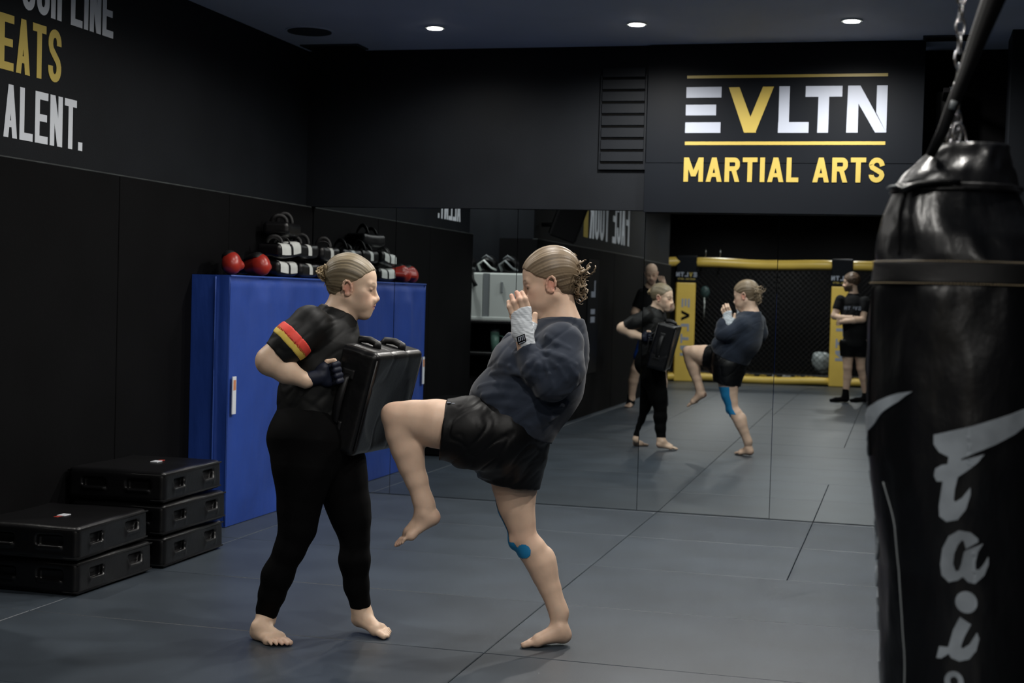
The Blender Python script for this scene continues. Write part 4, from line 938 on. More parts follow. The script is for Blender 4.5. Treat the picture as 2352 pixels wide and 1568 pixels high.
for i, (x, y, z, rz, tilt_, pn, st, l) in enumerate(pads):
    z *= 1.13; e = empty('kick_pad', (x, y, GT+z), rz, label=l, cat='pad', group='kick pads piled on the crash mat'); e.rotation_euler = (tilt_, 0, rz*.5); e.scale = (.9, .86, 1)
    o = bpy.data.objects.new('pad_body', pmesh); COL.objects.link(o); o.parent = e
    for me in pn: o = bpy.data.objects.new('white_panel', me); COL.objects.link(o); o.parent = e; tag(o, 'white leather panel')
    for me in st: o = bpy.data.objects.new('strap', me); COL.objects.link(o); o.parent = e

# ---- the hanging heavy bag in the foreground
ZB = 2.85
rings = [(333, 2163, 2311), (338, 2150, 2313), (348, 2138, 2314), (372, 2114, 2319), (400, 2084, 2324), (424, 2062, 2328), (450, 2051, 2336), (500, 2033, 2356), (545, 2024, 2395), (600, 2018, 2425), (660, 2011, 2437), (760, 2004, 2443), (880, 1998, 2450), (960, 1996, 2452), (1060, 2000, 2455), (1180, 2012, 2455), (1300, 2024, 2452), (1568, 2027, 2450), (1900, 2032, 2446), (2200, 2040, 2438), (2290, 2060, 2418), (2305, 2100, 2380)]
RG_ = np.array(rings, float)
bagc = at(2226, 900, ZB); bag = empty('heavy_bag', (bagc[0], bagc[1], 0), label='black leather heavy bag with silver script lettering hanging in the right foreground', cat='punching bag')
FB = Frame((bagc[0], bagc[1], 0), UU, VV); SB = ZB/FL
_bd = (bagc-CAM)[:2]; _bd = _bd/np.linalg.norm(_bd); VB = np.array([_bd[0], _bd[1], 0.]); UB = np.array([_bd[1], -_bd[0], 0.])
def bagdim(py):
    xl = np.interp(py, RG_[:, 0], RG_[:, 1]); xr = np.interp(py, RG_[:, 0], RG_[:, 2]); return xl, xr
def bagpt(py, th, off=0.):
    """th: angle, 0 towards the camera, +90 to the right of the picture"""
    xl, xr = bagdim(py); cx = (xl+xr)/2; a = (xr-xl)/2*SB; c = at(cx, py, ZB); b_ = min(a, .20); t = math.radians(th % 360.)
    k = 1.0; n = Vector((math.sin(t), -math.cos(t)))
    wr = 0.
    if 440 < py < 2280:
        band = math.exp(-((py-630)/34.)**4)
        wr = (1-band)*(.0035*math.sin(t*7+py*.006)*math.exp(-((py-740)/160.)**2)+.004*math.sin(t*5-py*.008+1)*math.exp(-((py-540)/80.)**2)+.004*float(vnoise(np.array(t*3.), np.array(py*.006), np.array(2.)))+.002*float(vnoise(np.array(t*8.), np.array(py*.012), np.array(4.))))
    else: wr = .005*float(vnoise(np.array(t*4.), np.array(py*.03), np.array(7.)))
    p = c+UB*(a+off+wr)*math.sin(t)-VB*(b_+off+wr)*math.cos(t)
    return p
pys = list(np.interp(np.linspace(0, 1, 26), [0, .5, 1], [333, 372, 446]))+list(np.arange(456, 2290, 10))+[2297, 2305]
NT = 96; bv = []; bq = []
for i, py in enumerate(pys):
    for j in range(NT): bv.append(bagpt(py, j*360./NT)-bagc*np.array([1, 1, 0]))
for i in range(len(pys)-1):
    for j in range(NT): a = i*NT; bq.append((a+j, a+NT+j, a+NT+(j+1) % NT, a+(j+1) % NT))
bmid = len(bv); me = bpy.data.meshes.new('bag_shell')
me.from_pydata([tuple(v) for v in bv], [], bq+[tuple(range(NT)), tuple((len(pys)-1)*NT+j for j in range(NT))[::-1]]); me.polygons.foreach_set('use_smooth', np.ones(len(me.polygons), bool)); me.update()
bm = bmesh.new(); bm.from_mesh(me); bmesh.ops.recalc_face_normals(bm, faces=bm.faces); bm.to_mesh(me); bm.free()
link('bag_shell', me, M_leather, bag)
def ringmesh(name, p0, p1, off, m, n=6, **k):
    v = []; q = []
    rows = [(p0, off-.004)]+[(p0+(p1-p0)*i/n, off) for i in range(n+1)]+[(p1, off-.004)]
    for py, of in rows:
        for j in range(NT): v.append(bagpt(py, j*360./NT, of)-bagc*np.array([1, 1, 0]))
    for i in range(len(rows)-1):
        for j in range(NT): a = i*NT; q.append((a+j, a+NT+j, a+NT+(j+1) % NT, a+(j+1) % NT))
    return link(name, fastmesh(name, v, q), m, bag, **k)
ringmesh('band', 604, 658, .004, M_band)
ringmesh('cinch_strap', 429, 446, .006, M_black, 4)
def seampath(name, pts, r, m, off=.001, par=bag):
    return tube(name, [bagpt(py, th, off)-bagc*np.array([1, 1, 0]) for py, th in pts], r, m, par, 6, world=False)
for py in (606.5, 655.5):
    bm = bmesh.new()
    for j in range(0, 180):
        t = j*2.; b_tube(bm, [bagpt(py, t, .0052)-bagc*np.array([1, 1, 0]), bagpt(py, t+.7, .0062)-bagc*np.array([1, 1, 0]), bagpt(py, t+1.4, .0052)-bagc*np.array([1, 1, 0])], .0009, 4)
    link('stitching', bm_mesh(bm, 'stitching', True), M_thread, bag, kind='stuff')
seampath('seam', [(py, -47+2*math.sin(py*.01)) for py in range(448, 600, 8)], .0022, M_matblack)
seampath('seam', [(py, -72-(py-660)*.004) for py in range(662, 1060, 10)], .0022, M_matblack)
seampath('seam', [(py, np.interp(py, [1100, 1200, 1400, 1700, 2250], [-58, -50, -46, -45, -45])) for py in range(1105, 2250, 12)], .0016, M_grey)
# buckle on the cinch strap
b_ = bagpt(437, -32, .012); sdfb = Sdf()
tube('buckle', [bagpt(424+8, -52, .012)-bagc*np.array([1, 1, 0]), bagpt(446, -40, .016)-bagc*np.array([1, 1, 0]), bagpt(434, -30, .018)-bagc*np.array([1, 1, 0]), bagpt(428, -12, .014)-bagc*np.array([1, 1, 0]), bagpt(430, 5, .012)-bagc*np.array([1, 1, 0])], [.008, .012, .011, .009, .008], M_black, bag, 8, world=False, flat=.55)
tube('hook_strip', [bagpt(434, t, .0105)-bagc*np.array([1, 1, 0]) for t in np.linspace(-92, -52, 8)], .006, M_grey, bag, 6, world=False, flat=.4)
# script lettering: outlines in the picture plane of the zoomed crop, wrapped round the bag
LS = 2.278
Fsw = [(222,238),(420,182),(600,120),(700,82),(800,46),(860,30),(800,90),(700,152),(620,215),(530,268),(440,308),(365,345),(300,342),(250,322),(222,285)]
Fst = [(300,335),(365,345),(360,355),(475,318),(440,362),(390,405),(345,438),(330,500),(325,550),(332,562),(365,540),(408,484),(408,520),(385,595),(345,648),(290,664),(255,640),(252,590),(270,465),(240,468),(225,440),(232,405),(262,385),(293,378)]
La = [(350,702),(410,708),(445,735),(446,752),(385,790),(375,752),(365,748),(345,775),(328,820),(322,870),(335,905),(350,903),(362,870),(375,810),(385,798),(470,760),(445,800),(432,850),(432,888),(450,890),(475,860),(497,825),(497,860),(475,915),(430,960),(395,955),(370,930),(345,950),(300,965),(265,935),(258,880),(268,800),(300,735)]
Ld = [(387+54*math.cos(t), 1055+54*math.sin(t)) for t in np.linspace(0, 2*math.pi, 19)[:-1]]
Li = [(355,1132),(410,1162),(375,1230),(358,1280),(370,1287),(405,1260),(440,1200),(450,1230),(435,1290),(400,1335),(350,1353),(310,1340),(298,1320),(260,1350),(235,1352),(250,1292),(295,1290),(320,1200)]
Lr = [(325+48*math.cos(t), 1455+50*math.sin(t)) for t in np.linspace(1.9, 1.5+2*math.pi, 22)]+[(325+20*math.cos(t), 1455+24*math.sin(t)) for t in np.linspace(1.5+2*math.pi, 1.9, 16)]
Lr2 = [(290,1498),(330,1500),(352,1512),(420,1500),(385,1550),(360,1620),(365,1690),(385,1690),(430,1640),(415,1720),(350,1790),(300,1770),(285,1720),(300,1590),(215,1600),(225,1530)]
def wrap_letter(name, pts, dth=0.):
    from mathutils.geometry import tessellate_polygon
    V_ = [(float(x), float(y)) for x, y in pts]; Tn = [tuple(t) for t in tessellate_polygon([[Vector((x, y, 0)) for x, y in V_]])]
    for _ in range(6):                   # split the longest edges until every triangle hugs the bag
        mid = {}; out = []
        L2 = lambda i, j: math.hypot(V_[i][0]-V_[j][0], V_[i][1]-V_[j][1])
        def md(i, j):
            k = (min(i, j), max(i, j))
            if k not in mid: mid[k] = len(V_); V_.append(((V_[i][0]+V_[j][0])/2, (V_[i][1]+V_[j][1])/2))
            return mid[k]
        for (i, j, k) in Tn:
            e = [(L2(i, j) > 24), (L2(j, k) > 24), (L2(k, i) > 24)]; n_ = sum(e)
            if n_ == 0: out.append((i, j, k)); continue
            if n_ == 3: a_, b2, c2 = md(i, j), md(j, k), md(k, i); out += [(i, a_, c2), (a_, j, b2), (c2, b2, k), (a_, b2, c2)]; continue
            while not e[0]: i, j, k = j, k, i; e = e[1:]+e[:1]
            if n_ == 1: a_ = md(i, j); out += [(i, a_, k), (a_, j, k)]
            elif e[1]: a_, b2 = md(i, j), md(j, k); out += [(a_, j, b2), (i, a_, b2), (i, b2, k)]
            else: a_, c2 = md(i, j), md(k, i); out += [(i, a_, c2), (a_, j, c2), (j, k, c2)]
        Tn = out
    bm = bmesh.new(); vs = [bm.verts.new((x, y, 0)) for x, y in V_]
    for t in Tn:
        try: bm.faces.new([vs[i] for i in t])
        except ValueError: pass
    for v in bm.verts:
        px = 2050+v.co.x/LS; py = 880+v.co.y/LS; xl, xr = bagdim(py); s_ = max(-1, min(1, (px-(xl+xr)/2)/((xr-xl)/2*1.06))); th = math.degrees(math.asin(s_))+dth
        v.co = Vector(bagpt(py, th, -.0012)-bagc*np.array([1, 1, 0]))
    ng = bmesh.ops.extrude_face_region(bm, geom=bm.faces[:]); cN = Vector((FB.l(bagc)*0)); 
    for v in [g for g in ng['geom'] if isinstance(g, bmesh.types.BMVert)]:
        r_ = Vector((v.co.x, v.co.y, 0)).normalized(); v.co += r_*.0042
    bmesh.ops.recalc_face_normals(bm, faces=bm.faces)
    return link(name, bm_mesh(bm, name), M_letter, bag)
for dth in (0., -88., 92.):
    for nm, P in (('script_letter', Fsw), ('script_letter', Fst), ('script_letter', La), ('script_letter', Ld), ('script_letter', Li), ('script_letter', Lr), ('script_letter', Lr2)): wrap_letter(nm, P, dth)
# rigging: chain with hooks and the long strap
def chain_link(c, ax, r=.016, t=.0032, rot=0.):
    bm = bmesh.new(); P = [Vector((r*.55*math.cos(a), 0, r*math.sin(a)*1.25)) for a in np.linspace(0, 2*math.pi, 17)[:-1]]
    b_tube(bm, P, t, 6, True); me = bm_mesh(bm, 'link', True); me.transform(Matrix.Translation(Vector(c)) @ ax @ Matrix.Rotation(rot, 4, 'Z')); return me
rig = empty('bag_chain', tuple(at(2196, 331, ZB)), label='chrome chain and snap hooks holding the heavy bag', cat='chain'); ro = np.array(rig.location)
top = ro.copy(); 
for k in range(60):
    z = k*.030+.045
    if ro[2]+z > CEIL-.02: break
    link('link', chain_link((0, 0, z), Matrix.Identity(4), .0155, .0027, (k % 2)*math.pi/2+.3), M_steel, rig)
for sx, an in ((-.018, .5), (-.004, .15), (.006, -.2)):
    link('snap_hook', chain_link((sx, 0, .014), Matrix.Rotation(an, 4, 'Y'), .022, .0032, .2), M_steel, rig)
bm = bmesh.new(); b_disc(bm, (0, 0, CEIL-ro[2]-.01), .05, .02, 16); link('ceiling_plate', bm_mesh(bm), M_blacks, rig)
st = empty('hanging_strap', tuple(at(2140, 352, ZB-.05)), label='thick black padded strap running up from the heavy bag to the ceiling', cat='strap'); so = np.array(st.location)
def spt(x, y, z): return at(x, y, z)-so
P = [spt(2138, 356, ZB-.05), spt(2166, 300, ZB-.08), spt(2188, 240, ZB-.1), spt(2216, 170, ZB-.1), spt(2250, 80, ZB-.1), spt(2285, -10, ZB-.1), spt(2330, -130, ZB-.1)]
pe = P[-1].copy(); pe[2] = CEIL-so[2]; P.append(pe+np.array([.05, 0, 0]))
tube('webbing', P, [.010, .012, .0125, .014, .019, .024, .026, .026], M_blacks, st, 12, world=False, flat=.8)
tube('clip', [spt(2186, 250, ZB-.11), spt(2192, 232, ZB-.115)], .006, M_grey, st, 8, world=False)
# steel bracket box in the recess
brk = empty('wall_bracket', (.24, D+.2, 2.55), label='dark steel wall bracket in the recess right of the gym sign', cat='bracket')
box('bracket_box', (.12, D+.12, 2.46), (.26, D+.315, 2.76), M_blacks, brk, .004); box('bracket_plate', (.19, D+.10, 2.765), (.24, D+.2, 2.785), M_steel, brk, .002); box('bracket_arm', (.15, D-.25, 2.70), (.19, D+.2, 2.73), M_matblack, brk, .003)

# ------------------------------------------------------------------ behind the camera, seen in the mirrors
# cage: corner posts, padded rails, mesh, floor banner
cage = empty('fight_cage', (-2.3, -6.4, 0), label='black mesh fight cage with gold padded rails and posts behind the camera', cat='cage')
CP = [(-4.9, -5.05), (-4.30, -5.72), (-3.51, -6.12), (-1.06, -6.38), (1.2, -6.6)]
def post(x, y, ang, w, lab_):
    e = cage; mx = Matrix.Translation((x, y, 0)) @ Matrix.Rotation(ang, 4, 'Z')
    def pb(name, lo, hi, m, bev=.02):
        bm = bmesh.new(); b_box(bm, lo, hi, bev, 3, mx); return link(name, bm_mesh(bm, name, False), m, e, True)
    p = pb('post_pad', (-w/2, -.10, 0), (w/2, .10, 1.70), M_goldp); pb('post_cap', (-w/2-.01, -.11, 1.70), (w/2+.01, .11, 2.16), M_panel)
    def fn_(a, b_, c): q = mx @ Vector((a, .10+c, b_)); return q
    # rotated lettering reads downwards
    H_ = w*.42; zt = 1.42; L_ = .98
    glyphs = [('=', .0, .70), ('V', .95, .85), ('L', 2.05, .62), ('T', 2.9, .75), ('N', 3.85, .85)]
    for ch, o, ww in glyphs:
        g, _ = glyph(ch, ww, .24)
        print_mesh('post_letter', [[(-(pt[1]-.5)*H_*1.0*-1*-1, zt-(o+pt[0])*L_/4.7) for pt in q_] for q_ in g], fn_, .003, M_matblack if ch == 'V' else M_white, p)
    def fn2(a, b_, c): q = mx @ Vector((-a, .11+c, b_)); return q
    g, wt_ = text_polys('=VLTN', .075, .8, .24, .18)
    for i_, G in enumerate(g): print_mesh('cap_letter', [[(q_[0]-wt_/2, 1.80+q_[1]) for q_ in P_] for P_ in G], fn2, .003, M_gold if i_ == 1 else M_white, p)
    g, wt_ = text_polys('MARTIAL ARTS', .03, .7, .22, .2)
    print_mesh('cap_letters', [[((q_[0]-wt_/2), 1.745+q_[1]) for q_ in P_] for G in g for P_ in G], fn2, .003, M_gold, p, kind='stuff')
for (x, y), ang, w in zip(CP[1:4], (-.75, -.25, -.02), (.30, .335, .335)): post(x, y, ang, w, '')
def rail(p, q, z, r, n=10, name='top_rail', m=M_goldp):
    return tube(name, [(p[0]+(q[0]-p[0])*t, p[1]+(q[1]-p[1])*t, z+.012*math.sin(t*9)) for t in np.linspace(0, 1, n)], r, m, cage, 12)
for a, b_ in zip(CP[:-1], CP[1:]):
    rail(a, b_, 2.045, .082); rail(a, b_, .07, .065, name='bottom_rail')
    # woven mesh between the rails
    L_ = math.hypot(b_[0]-a[0], b_[1]-a[1]); n = int(L_/.09); bm = bmesh.new()
    for k in range(-int(1.9/.09), n+1):
        for s_ in (1, -1):
            t0, z0 = (k*.09, .1); t1, z1 = (k*.09+1.9, 2.0)
            if t0 < 0: z0 += -t0; t0 = 0.
            if t1 > L_: z1 -= (t1-L_); t1 = L_
            if t1 <= t0 or z1 <= z0: continue
            if s_ < 0: t0, t1 = L_-t0, L_-t1
            b_tube(bm, [(a[0]+(b_[0]-a[0])*t0/L_, a[1]+(b_[1]-a[1])*t0/L_-.02, z0), (a[0]+(b_[0]-a[0])*t1/L_, a[1]+(b_[1]-a[1])*t1/L_-.02, z1)], .0028, 4, caps=False)
    link('cage_mesh', bm_mesh(bm, 'cage_mesh'), M_blacks, cage, True, kind='stuff')
    # canvas skirt behind the bottom rail with broken white and gold print
    d = np.array([b_[0]-a[0], b_[1]-a[1], 0])/L_; nrm_ = np.array([-d[1], d[0], 0]); nrm_ = nrm_ if nrm_[1] > 0 else -nrm_
    bm = bmesh.new(); mx = Matrix([[d[0], nrm_[0], 0, a[0]], [d[1], nrm_[1], 0, a[1]], [0, 0, 1, 0], [0, 0, 0, 1]]); b_box(bm, (0, -.30, .0), (L_, -.06, .17), .01, 1, mx); sk = link('canvas_edge', bm_mesh(bm), M_blacks, cage, True)
    pol = []; rg = np.random.RandomState(int(L_*100))
    t = .05
    while t < L_-.3:
        w = rg.uniform(.06, .2); pol.append([(t, .10+rg.uniform(0, .02)), (t+w, .10), (t+w+.05, .15), (t+.03, .165)]); t += w+rg.uniform(.02, .12)
    for m_, sel in ((M_gold, 0), (M_white, 1)):
        PP = [p_ for i_, p_ in enumerate(pol) if (i_ % 4 == 3) == bool(sel)]
        if PP: print_mesh('canvas_print', PP, lambda x_, z_, c_: np.array([a[0], a[1], 0])+d*x_+nrm_*(-.06+c_)+np.array([0, 0, z_]), .002, m_, cage, kind='stuff')
box('cage_floor', (-4.6, YB+.05, .0), (1.85, -6.75, .10), M_blacks, cage, .01)
# things inside and beyond the cage
S = Sdf(); S.ell((0, 0, .27), (.19, .15, .20), None, .03); S.ell((-.12, 0, .36), (.09, .09, .08), None, .06); S.disp = lambda x, y, z: crease(x*8, y*8, z*8, .02, .3)
e = empty('plastic_bag', (-1.36, -7.15, .10), label='clear crumpled plastic bag on the floor inside the cage', cat='bag'); V, Q = polygonise(S, .012); link('film', fastmesh('film', V, Q), M_film, e)
for (x, y, z, l) in ((-3.42, -8.2, 1.33, 'dark striking mitt hanging on the rear wall by a pale cord'),):
    e = empty('striking_mitt', (x, y, z), label=l, cat='mitt'); S = Sdf(); S.ell((0, 0, .22), (.09, .06, .12), None, .02); V, Q = polygonise(S, .012); link('mitt_body', fastmesh('mitt_body', V, Q), mat('dark_teal', (.02, .045, .045), .5, .4), e); tube('cord', [(0, .08, .12), (.01, .09, 0), (0, .09, -.25)], .012, M_whitep, e, 6, world=False)
for i, x in enumerate((-3.45, -3.18)):
    e = empty('hanging_bag_hook', (x, -8.35, 2.2), label=('left' if i == 0 else 'right')+' one of two small chrome hooks high on the rear wall', cat='hook')
    tube('hook', [(0, 0, .18), (.01, .03, .1), (0, 0, 0), (-.02, .03, -.1)], .014, M_steel, e, 8, world=False)
# padded black column left of the cage
col_ = empty('padded_column', (-4.78, -4.45, 0), label='tall black padded column between the left wall and the cage', cat='column')
box('column_pad', (-4.98, -4.65, 0), (-4.62, -4.25, 2.12), M_matblack, col_, .03, 3)
for z in (.7, 1.4): box('pad_seam', (-4.985, -4.655, z), (-4.615, -4.245, z+.008), M_blacks, col_, .002)
# shelving unit in the alcove with a white cabinet, kit and a bottle
sh = empty('shelving_unit', (-4.1, 4.95, 0), label='black shelving unit standing in the alcove, seen in the mirror', cat='shelf')
for x in (-4.50, -3.70):
    for y in (4.72, 5.18): box('upright', (x, y, 0), (x+.035, y+.035, 1.14), M_blacks, sh, .003)
for z in (.22, .80, 1.115): box('shelf_board', (-4.5, 4.72, z), (-3.665, 5.215, z+.028), M_blacks, sh, .004)
cab = empty('cabinet', (-4.05, 4.95, 1.144), label='white two-door cabinet on top of the shelving unit', cat='cabinet')
box('carcass', (-4.46, 4.75, 1.144), (-3.66, 5.14, 1.615), M_whitep, cab, .01, 2)
box('door', (-4.455, 5.141, 1.155), (-4.095, 5.160, 1.605), M_whitep, cab, .006, 2); dr = box('door', (-4.02, 5.141, 1.155), (-3.665, 5.160, 1.605), M_whitep, cab, .006, 2)
box('centre_strip', (-4.09, 5.139, 1.15), (-4.025, 5.150, 1.61), M_grey, cab, .002, label='grey centre strip')
box('handle', (-3.90, 5.160, 1.42), (-3.88, 5.180, 1.53), M_grey, dr, .004); box('bottom_rim', (-4.46, 5.135, 1.144), (-3.66, 5.168, 1.178), M_whitep, cab, .006, 2)
for i, (x, l) in enumerate(((-4.30, 'left'), (-4.08, 'middle'), (-3.86, 'right'))):
    e = empty('head_guard', (x, 4.98, 1.617), label='black sparring head guard on the white cabinet, %s one of three' % l, cat='head guard', group='head guards on the cabinet')
    S = Sdf(); S.ell((0, 0, .085), (.085, .10, .085), None, .02); S.ell((0, .06, .07), (.05, .09, .045), None, .02, 's'); S.disp = lambda x_, y_, z_: .004*vnoise(x_*30, y_*30, z_*30); V, Q = polygonise(S, .007); link('shell', fastmesh('shell', V, Q), M_blacks, e)
    tube('strap', [(-.07, .05, .02), (-.09, .09, .08), (-.02, .13, .12), (.05, .12, .05), (.09, .07, .03)], .010, M_whitep if i == 1 else M_grey, e, 8, world=False, flat=1.8)
    tube('strap', [(-.05, .08, .14), (.0, .12, .17), (.06, .09, .13)], .009, M_grey, e, 8, world=False)
e = empty('hanging_strap', (-4.2, 5.19, 1.62), label='black strap dangling over the front of the white cabinet', cat='strap')
tube('webbing', [(-.0, -.06, .02), (.0, .0, .0), (.02, .012, -.08), (.05, .02, -.14)], [.014, .016, .016, .024], M_blacks, e, 8, world=False)
e = empty('drinking_bottle', (-3.99, 5.02, .829), label='mint green insulated drinking bottle with a handle on the shelf below the cabinet', cat='bottle')
bm = bmesh.new(); b_disc(bm, (0, 0, .10), .040, .20, 24, r2=.046); link('body', bm_mesh(bm, 'b', True), M_mint, e); bm = bmesh.new(); b_disc(bm, (0, 0, .215), .044, .03, 24); link('lid', bm_mesh(bm), M_grey, e); tube('straw', [(-.01, 0, .22), (-.005, 0, .27)], .006, M_grey, e, 6, world=False)
tube('handle', [(.043, 0, .16), (.085, 0, .155), (.088, 0, .06), (.043, 0, .05)], .008, M_mint, e, 8, world=False)
e = empty('towel', (-3.82, 5.02, .829), label='cream towel bundled on the shelf beside the mint bottle', cat='towel'); S = Sdf(); S.ell((0, 0, .045), (.085, .085, .042), None, .02); S.disp = lambda x_, y_, z_: crease(x_*10, y_*10, z_*14, .012, .3); V, Q = polygonise(S, .008); link('cloth', fastmesh('cloth', V, Q), M_towel, e)
for i, (x, l) in enumerate(((-4.3, 'left'), (-4.0, 'right'))):
    e = empty('kit_bag', (x, 4.97, .25), label='black kit bag on the lowest shelf of the alcove unit, %s one' % l, cat='bag'); S = Sdf(); S.box((0, 0, .16), (.14, .18, .16), .06); S.disp = lambda x_, y_, z_: .01*vnoise(x_*9, y_*9, z_*9); V, Q = polygonise(S, .012); link('bag_body', fastmesh('bag_body', V, Q), M_matblack, e)
# hanging loudspeaker and box on the far wall
e = empty('loudspeaker', (-3.465, 4.50, 2.13), label='black loudspeaker tilted down from the far left wall, seen in the mirror', cat='speaker')
bm = bmesh.new(); mx = Matrix.Translation((.06, 0, .04)) @ Matrix.Rotation(.35, 4, 'Y') @ Matrix.Rotation(-.3, 4, 'Z'); b_box(bm, (-.13, -.15, -.19), (.14, .15, .22), .015, 2, mx); link('speaker_box', bm_mesh(bm), M_matblack, e)
bm = bmesh.new(); b_box(bm, (.142, -.13, -.17), (.15, .13, .20), .003, 1, mx); link('grille', bm_mesh(bm), M_blacks, e)
tube('wall_arm', [(-.205, 0, .0), (.0, 0, .0)], .02, M_blacks, e, 8, world=False)
e = empty('control_box', (-3.60, 4.45, 1.85), label='small black control box on the far left wall below the loudspeaker', cat='box'); box('box_body', (-3.645, 4.37, 1.78), (-3.54, 4.54, 1.91), M_matblack, e, .008, 2); box('face_plate', (-3.54, 4.39, 1.795), (-3.534, 4.52, 1.895), M_blacks, e, .002)
e = empty('wall_banner', (-3.64, 1.95, 1.4), label='narrow dark banner with white vertical lettering on the far left wall', cat='banner'); box('banner_cloth', (-3.648, 1.70, .5), (-3.642, 2.30, 1.85), M_panel, e)
g = [[(0, 0), (.24, 0), (.24, .07), (0, .07)], [(0, .10), (.24, .10), (.24, .16), (0, .16)], [(0, .30), (.24, .30), (.24, .37), (0, .37)], [(.0, .30), (.07, .30), (.07, .5), (0, .5)]]
print_mesh('banner_print', [[(1.88+a, 1.10+b_) for a, b_ in q_] for q_ in g], lambda a, b_, c: (-3.641+c, a, b_), .001, M_white, e)

# ---- two men seen only in the mirror
def man(root, fr, J, head, hs, hfw, hup, mats, shirt_cut, feet, extra=None, beard=None, hairc=None, sock=False):
    c = np.array(head, float); S = Sdf(); T, A = add_head(S, c, hfw, hup, hs)
    S.rc(T(-.025, 0, -.04), J['neck'], .054, .062, .03); S.chain([(p[0], p[1], p[2], p[3]-.015) for p in J['torso']], .05, J.get('sv', 1.))
    for n_ in ('armL', 'foreL', 'armR', 'foreR', 'legL', 'legR'): S.chain(J[n_], .02)
    for h_ in J['hands']: S.rc(h_[0], h_[1], .030, .034, .02); [S.rc(np.array(h_[1])+np.array(h_[2])*o_, np.array(h_[1])+np.array(h_[2])*o_*1.15+unit(np.array(h_[1])-np.array(h_[0]))*.075, .0105, .009, .006) for o_ in (-.033, -.011, .011, .033)]
    if not sock:
        for f_ in feet: add_foot(S, *f_[:3], f_[3], 1, f_[4])
    def pnt(V):
        C = np.tile(np.array(SKIN)*J.get('tone', 1.), (len(V), 1))
        C = head_paint(C, V, c, A, hs, beard=beard, brow=(.07, .045, .03), cheek=.5, ear=.5)
        return C
    sdf_obj('body', S, M_skin, root, fr, .0085, [fb(c+np.array([0, 0, -.01]), (.16, .16, .17), .0034)], pnt)
    S = Sdf(); S.chain([tuple(J['torso'][0][:3])+(J['torso'][0][3]+.012,)]+J['torso'][1:], .05, J.get('sv', 1.), cut=[(J['hem'], (0, 0, -1)), (np.array(J['neck'])+np.array([0, 0, .0]), (0, 0, 1))])
    S.chain([tuple(J['torso'][1][:3])+(J['torso'][1][3],), tuple(J['torso'][2])], .04)
    for n_, t_ in (('armL', shirt_cut[0]), ('armR', shirt_cut[1])):
        a = np.array(J[n_][0][:3]); b_ = np.array(J[n_][1][:3]); p = a+(b_-a)*t_
        S.chain([(q[0], q[1], q[2], q[3]+.013) for q in J[n_]], .03, cut=[(p, b_-a)])
    S.disp = lambda x, y, z: crease(x*6, y*6, z*12, .005, .2); sh_ = sdf_obj('t_shirt', S, mats[0], root, fr, .009)
    S = Sdf(); S.chain([tuple(J['torso'][0]), tuple(J['torso'][1])], .04, J.get('sv', 1.))
    for n_ in ('legL', 'legR'): S.chain([(q[0], q[1], q[2], q[3]+.026) for q in J[n_][:2]], .04, cut=[((0, 0, J['shortz']), (0, 0, -1))])
    S.clip((0, 0, J['hem'][2]+.10), (0, 0, 1)); S.clip((0, 0, J['shortz']), (0, 0, -1)); sdf_obj('shorts', S, mats[1], root, fr, .009)
    return c, A, T, sh_
# bearded man, arms folded; local frame: x right in the picture, y away from the mirror, z up
X_, Y_ = -.78, -2.35
rm = empty('person', (X_, Y_, 0), label='bearded person in black tee and black socks standing with folded arms near the cage', cat='person')
FM = Frame((X_, Y_, 0), (1, 0, 0), (0, -1, 0))
J = dict(neck=(.045, 0, 1.555), torso=[(.075, 0, .86, .155), (.085, 0, 1.02, .150), (.055, 0, 1.26, .165), (.05, 0, 1.42, .14), (.045, 0, 1.53, .075)], sv=1.,
         armL=[(-.13, -.03, 1.46, .062), (-.205, -.08, 1.235, .048)], foreL=[(-.205, -.08, 1.225, .046), (-.09, -.17, 1.205, .042), (.05, -.20, 1.215, .033)],
         armR=[(.215, -.06, 1.44, .066), (.185, -.13, 1.20, .050)], foreR=[(.185, -.13, 1.19, .048), (.07, -.215, 1.175, .043), (-.04, -.22, 1.16, .034)],
         legL=[(.0, 0, .84, .105), (-.005, 0, .66, .078), (0, -.01, .50, .060), (.003, .01, .36, .058), (-.015, 0, .12, .040)], legR=[(.16, .02, .84, .105), (.175, .06, .66, .078), (.185, .08, .5, .060), (.22, .12, .36, .057), (.26, .17, .12, .040)],
         hands=[((.05, -.20, 1.215), (.11, -.17, 1.20), (0, 0, 1)), ((-.04, -.22, 1.16), (-.10, -.19, 1.15), (0, 0, 1))], hem=(0, 0, .80), shortz=.66)
c, A, T, shm = man(rm, FM, J, (.005, 0, 1.715), 1.05, (-.96, -.22, -.12), (-.12, 0, 1), (M_tee, M_short), (.62, .62), [], beard=(.07, .045, .03), sock=True)
S, T2, A2 = hair_shell(c, (-.96, -.22, -.12), (-.12, 0, 1), 1.05, (.083, .066), (.86, -.5), (-.02, -.030), (.42, -.9), .012); S.disp = lambda x, y, z: .006*vnoise(x*40, y*40, z*40)
sdf_obj('hair', S, M_hair, rm, FM, .005, (), lambda V: np.tile((.10, .062, .038), (len(V), 1))*(1+.4*vnoise(V[:, 0]*60, V[:, 1]*60, V[:, 2]*60))[:, None])
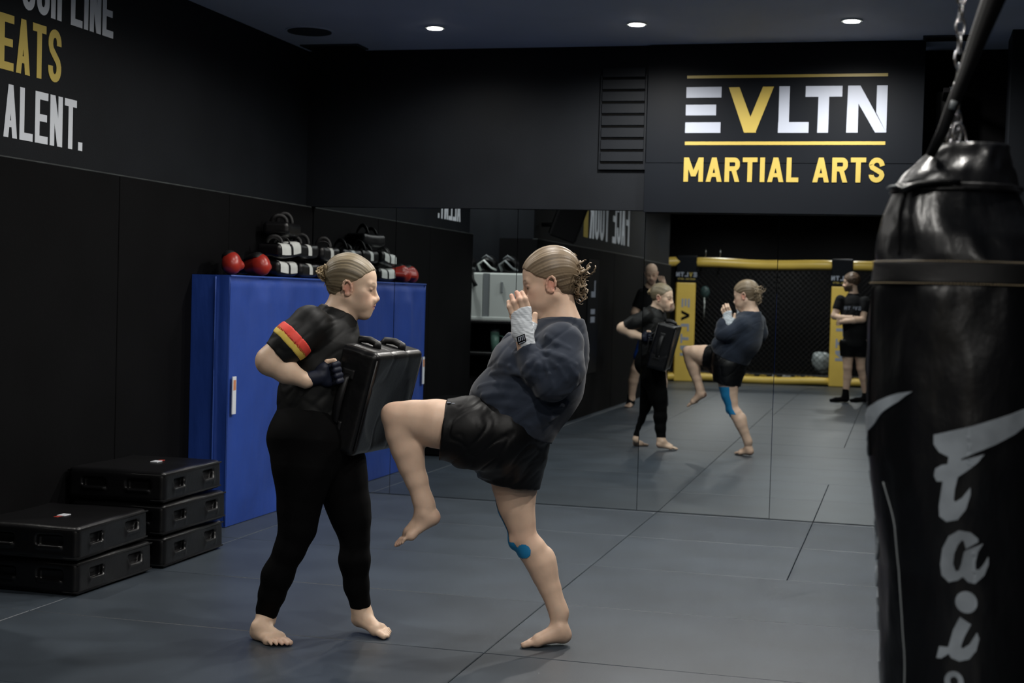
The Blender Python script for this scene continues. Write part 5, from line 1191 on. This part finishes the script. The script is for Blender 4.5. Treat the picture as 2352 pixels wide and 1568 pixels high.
for n_ in ('legL', 'legR'):
    a = np.array(J[n_][-1][:3]); S = Sdf(); dx = (-1, -.1, 0); S.chain([(a[0], a[1], .20, .046), (a[0], a[1], .10, .048), (a[0]+.01, a[1], .055, .045)], .02, cut=[((0, 0, .195), (0, 0, 1))]); S.rc((a[0], a[1], .05), (a[0]-.13, a[1]-.03, .035), .042, .034, .03, 1.1); S.rc((a[0]-.13, a[1]-.03, .035), (a[0]-.20, a[1]-.045, .026), .034, .024, .02, 1.3); S.clip((0, 0, .001), (0, 0, -1)); sdf_obj('sock', S, M_matblack, rm, FM, .006)
S = Sdf(); S.rc((.045, -.20, 1.214), (.062, -.198, 1.214), .0375, .037, .004, cut=[((.045, 0, 1.2), (-1, 0, 0)), ((.068, 0, 1.2), (1, 0, 0))]); sdf_obj('wrist_strap', S, M_matblack, rm, FM, .005)
g, wt_ = text_polys('=VLTN', .050, .8, .26, .16)
def shirtpt(a, b_, c_):
    ds = -.35; P_ = np.array([(.05-(a-wt_/2), d_, 1.315+b_) for d_ in np.arange(-.32, 0, .005)]); 
    return FM.w((.045-(a-wt_/2), -.155-c_, 1.325+b_))
print_mesh('chest_print', [q_ for G in g for q_ in G], shirtpt, .012, M_white, rm, kind='stuff')
# bald man in black and bright blue
X_, Y_ = -3.13, .40
rb = empty('person', (X_, Y_, 0), label='bald person in black tee and bright blue shorts, facing the mirror, head bowed', cat='person')
FBm = Frame((X_, Y_, 0), (1, 0, 0), (0, -1, 0))
J = dict(neck=(.04, -.02, 1.56), torso=[(-.01, 0, .88, .165), (-.01, 0, 1.03, .16), (.0, 0, 1.27, .185), (.02, 0, 1.43, .15), (.04, -.01, 1.52, .08)], sv=.8,
         armL=[(-.19, 0, 1.46, .072), (-.29, -.02, 1.22, .055)], foreL=[(-.29, -.02, 1.21, .052), (-.22, -.13, 1.12, .045), (-.13, -.22, 1.08, .035)],
         armR=[(.22, 0, 1.45, .072), (.31, -.08, 1.30, .055)], foreR=[(.31, -.08, 1.30, .052), (.30, -.15, 1.44, .045), (.24, -.18, 1.57, .034)],
         legL=[(-.10, 0, .86, .11), (-.18, -.02, .66, .085), (-.25, -.05, .49, .064), (-.285, -.02, .34, .060), (-.31, .02, .11, .042)], legR=[(.10, 0, .86, .11), (.16, -.02, .66, .085), (.21, -.05, .49, .064), (.235, -.02, .34, .060), (.25, .02, .11, .042)],
         hands=[((-.13, -.22, 1.08), (-.08, -.25, 1.07), (0, 0, 1)), ((.24, -.18, 1.57), (.22, -.185, 1.62), (1, 0, 0))], hem=(0, 0, .84), shortz=.60, tone=1.08)
ft = [((-.31, .05, 0), (-.33, -.20, 0), (-.31, .02, .10), (1, 0, 0), .042), ((.25, .05, 0), (.29, -.20, 0), (.25, .02, .10), (-1, 0, 0), .042)]
man(rb, FBm, J, (.055, -.06, 1.725), 1.06, (.12, -.93, -.34), (0, -.34, .93), (M_tee, M_bluesh), (.75, .75), ft)
for sx, s_ in ((-.315, -1), (.258, 1)):
    S = Sdf(); S.rc((sx, .02, .06), (sx, .02, .17), .052, .046, .01, cut=[((0, 0, .16), (0, 0, 1))]); S.rc((sx, .02, .05), (sx+.01*s_, -.09, .035), .045, .040, .02, cut=[((0, -.08, 0), (0, -1, 0))]); S.clip((0, 0, .001), (0, 0, -1)); sdf_obj('ankle_support', S, M_matblack, rb, FBm, .006)
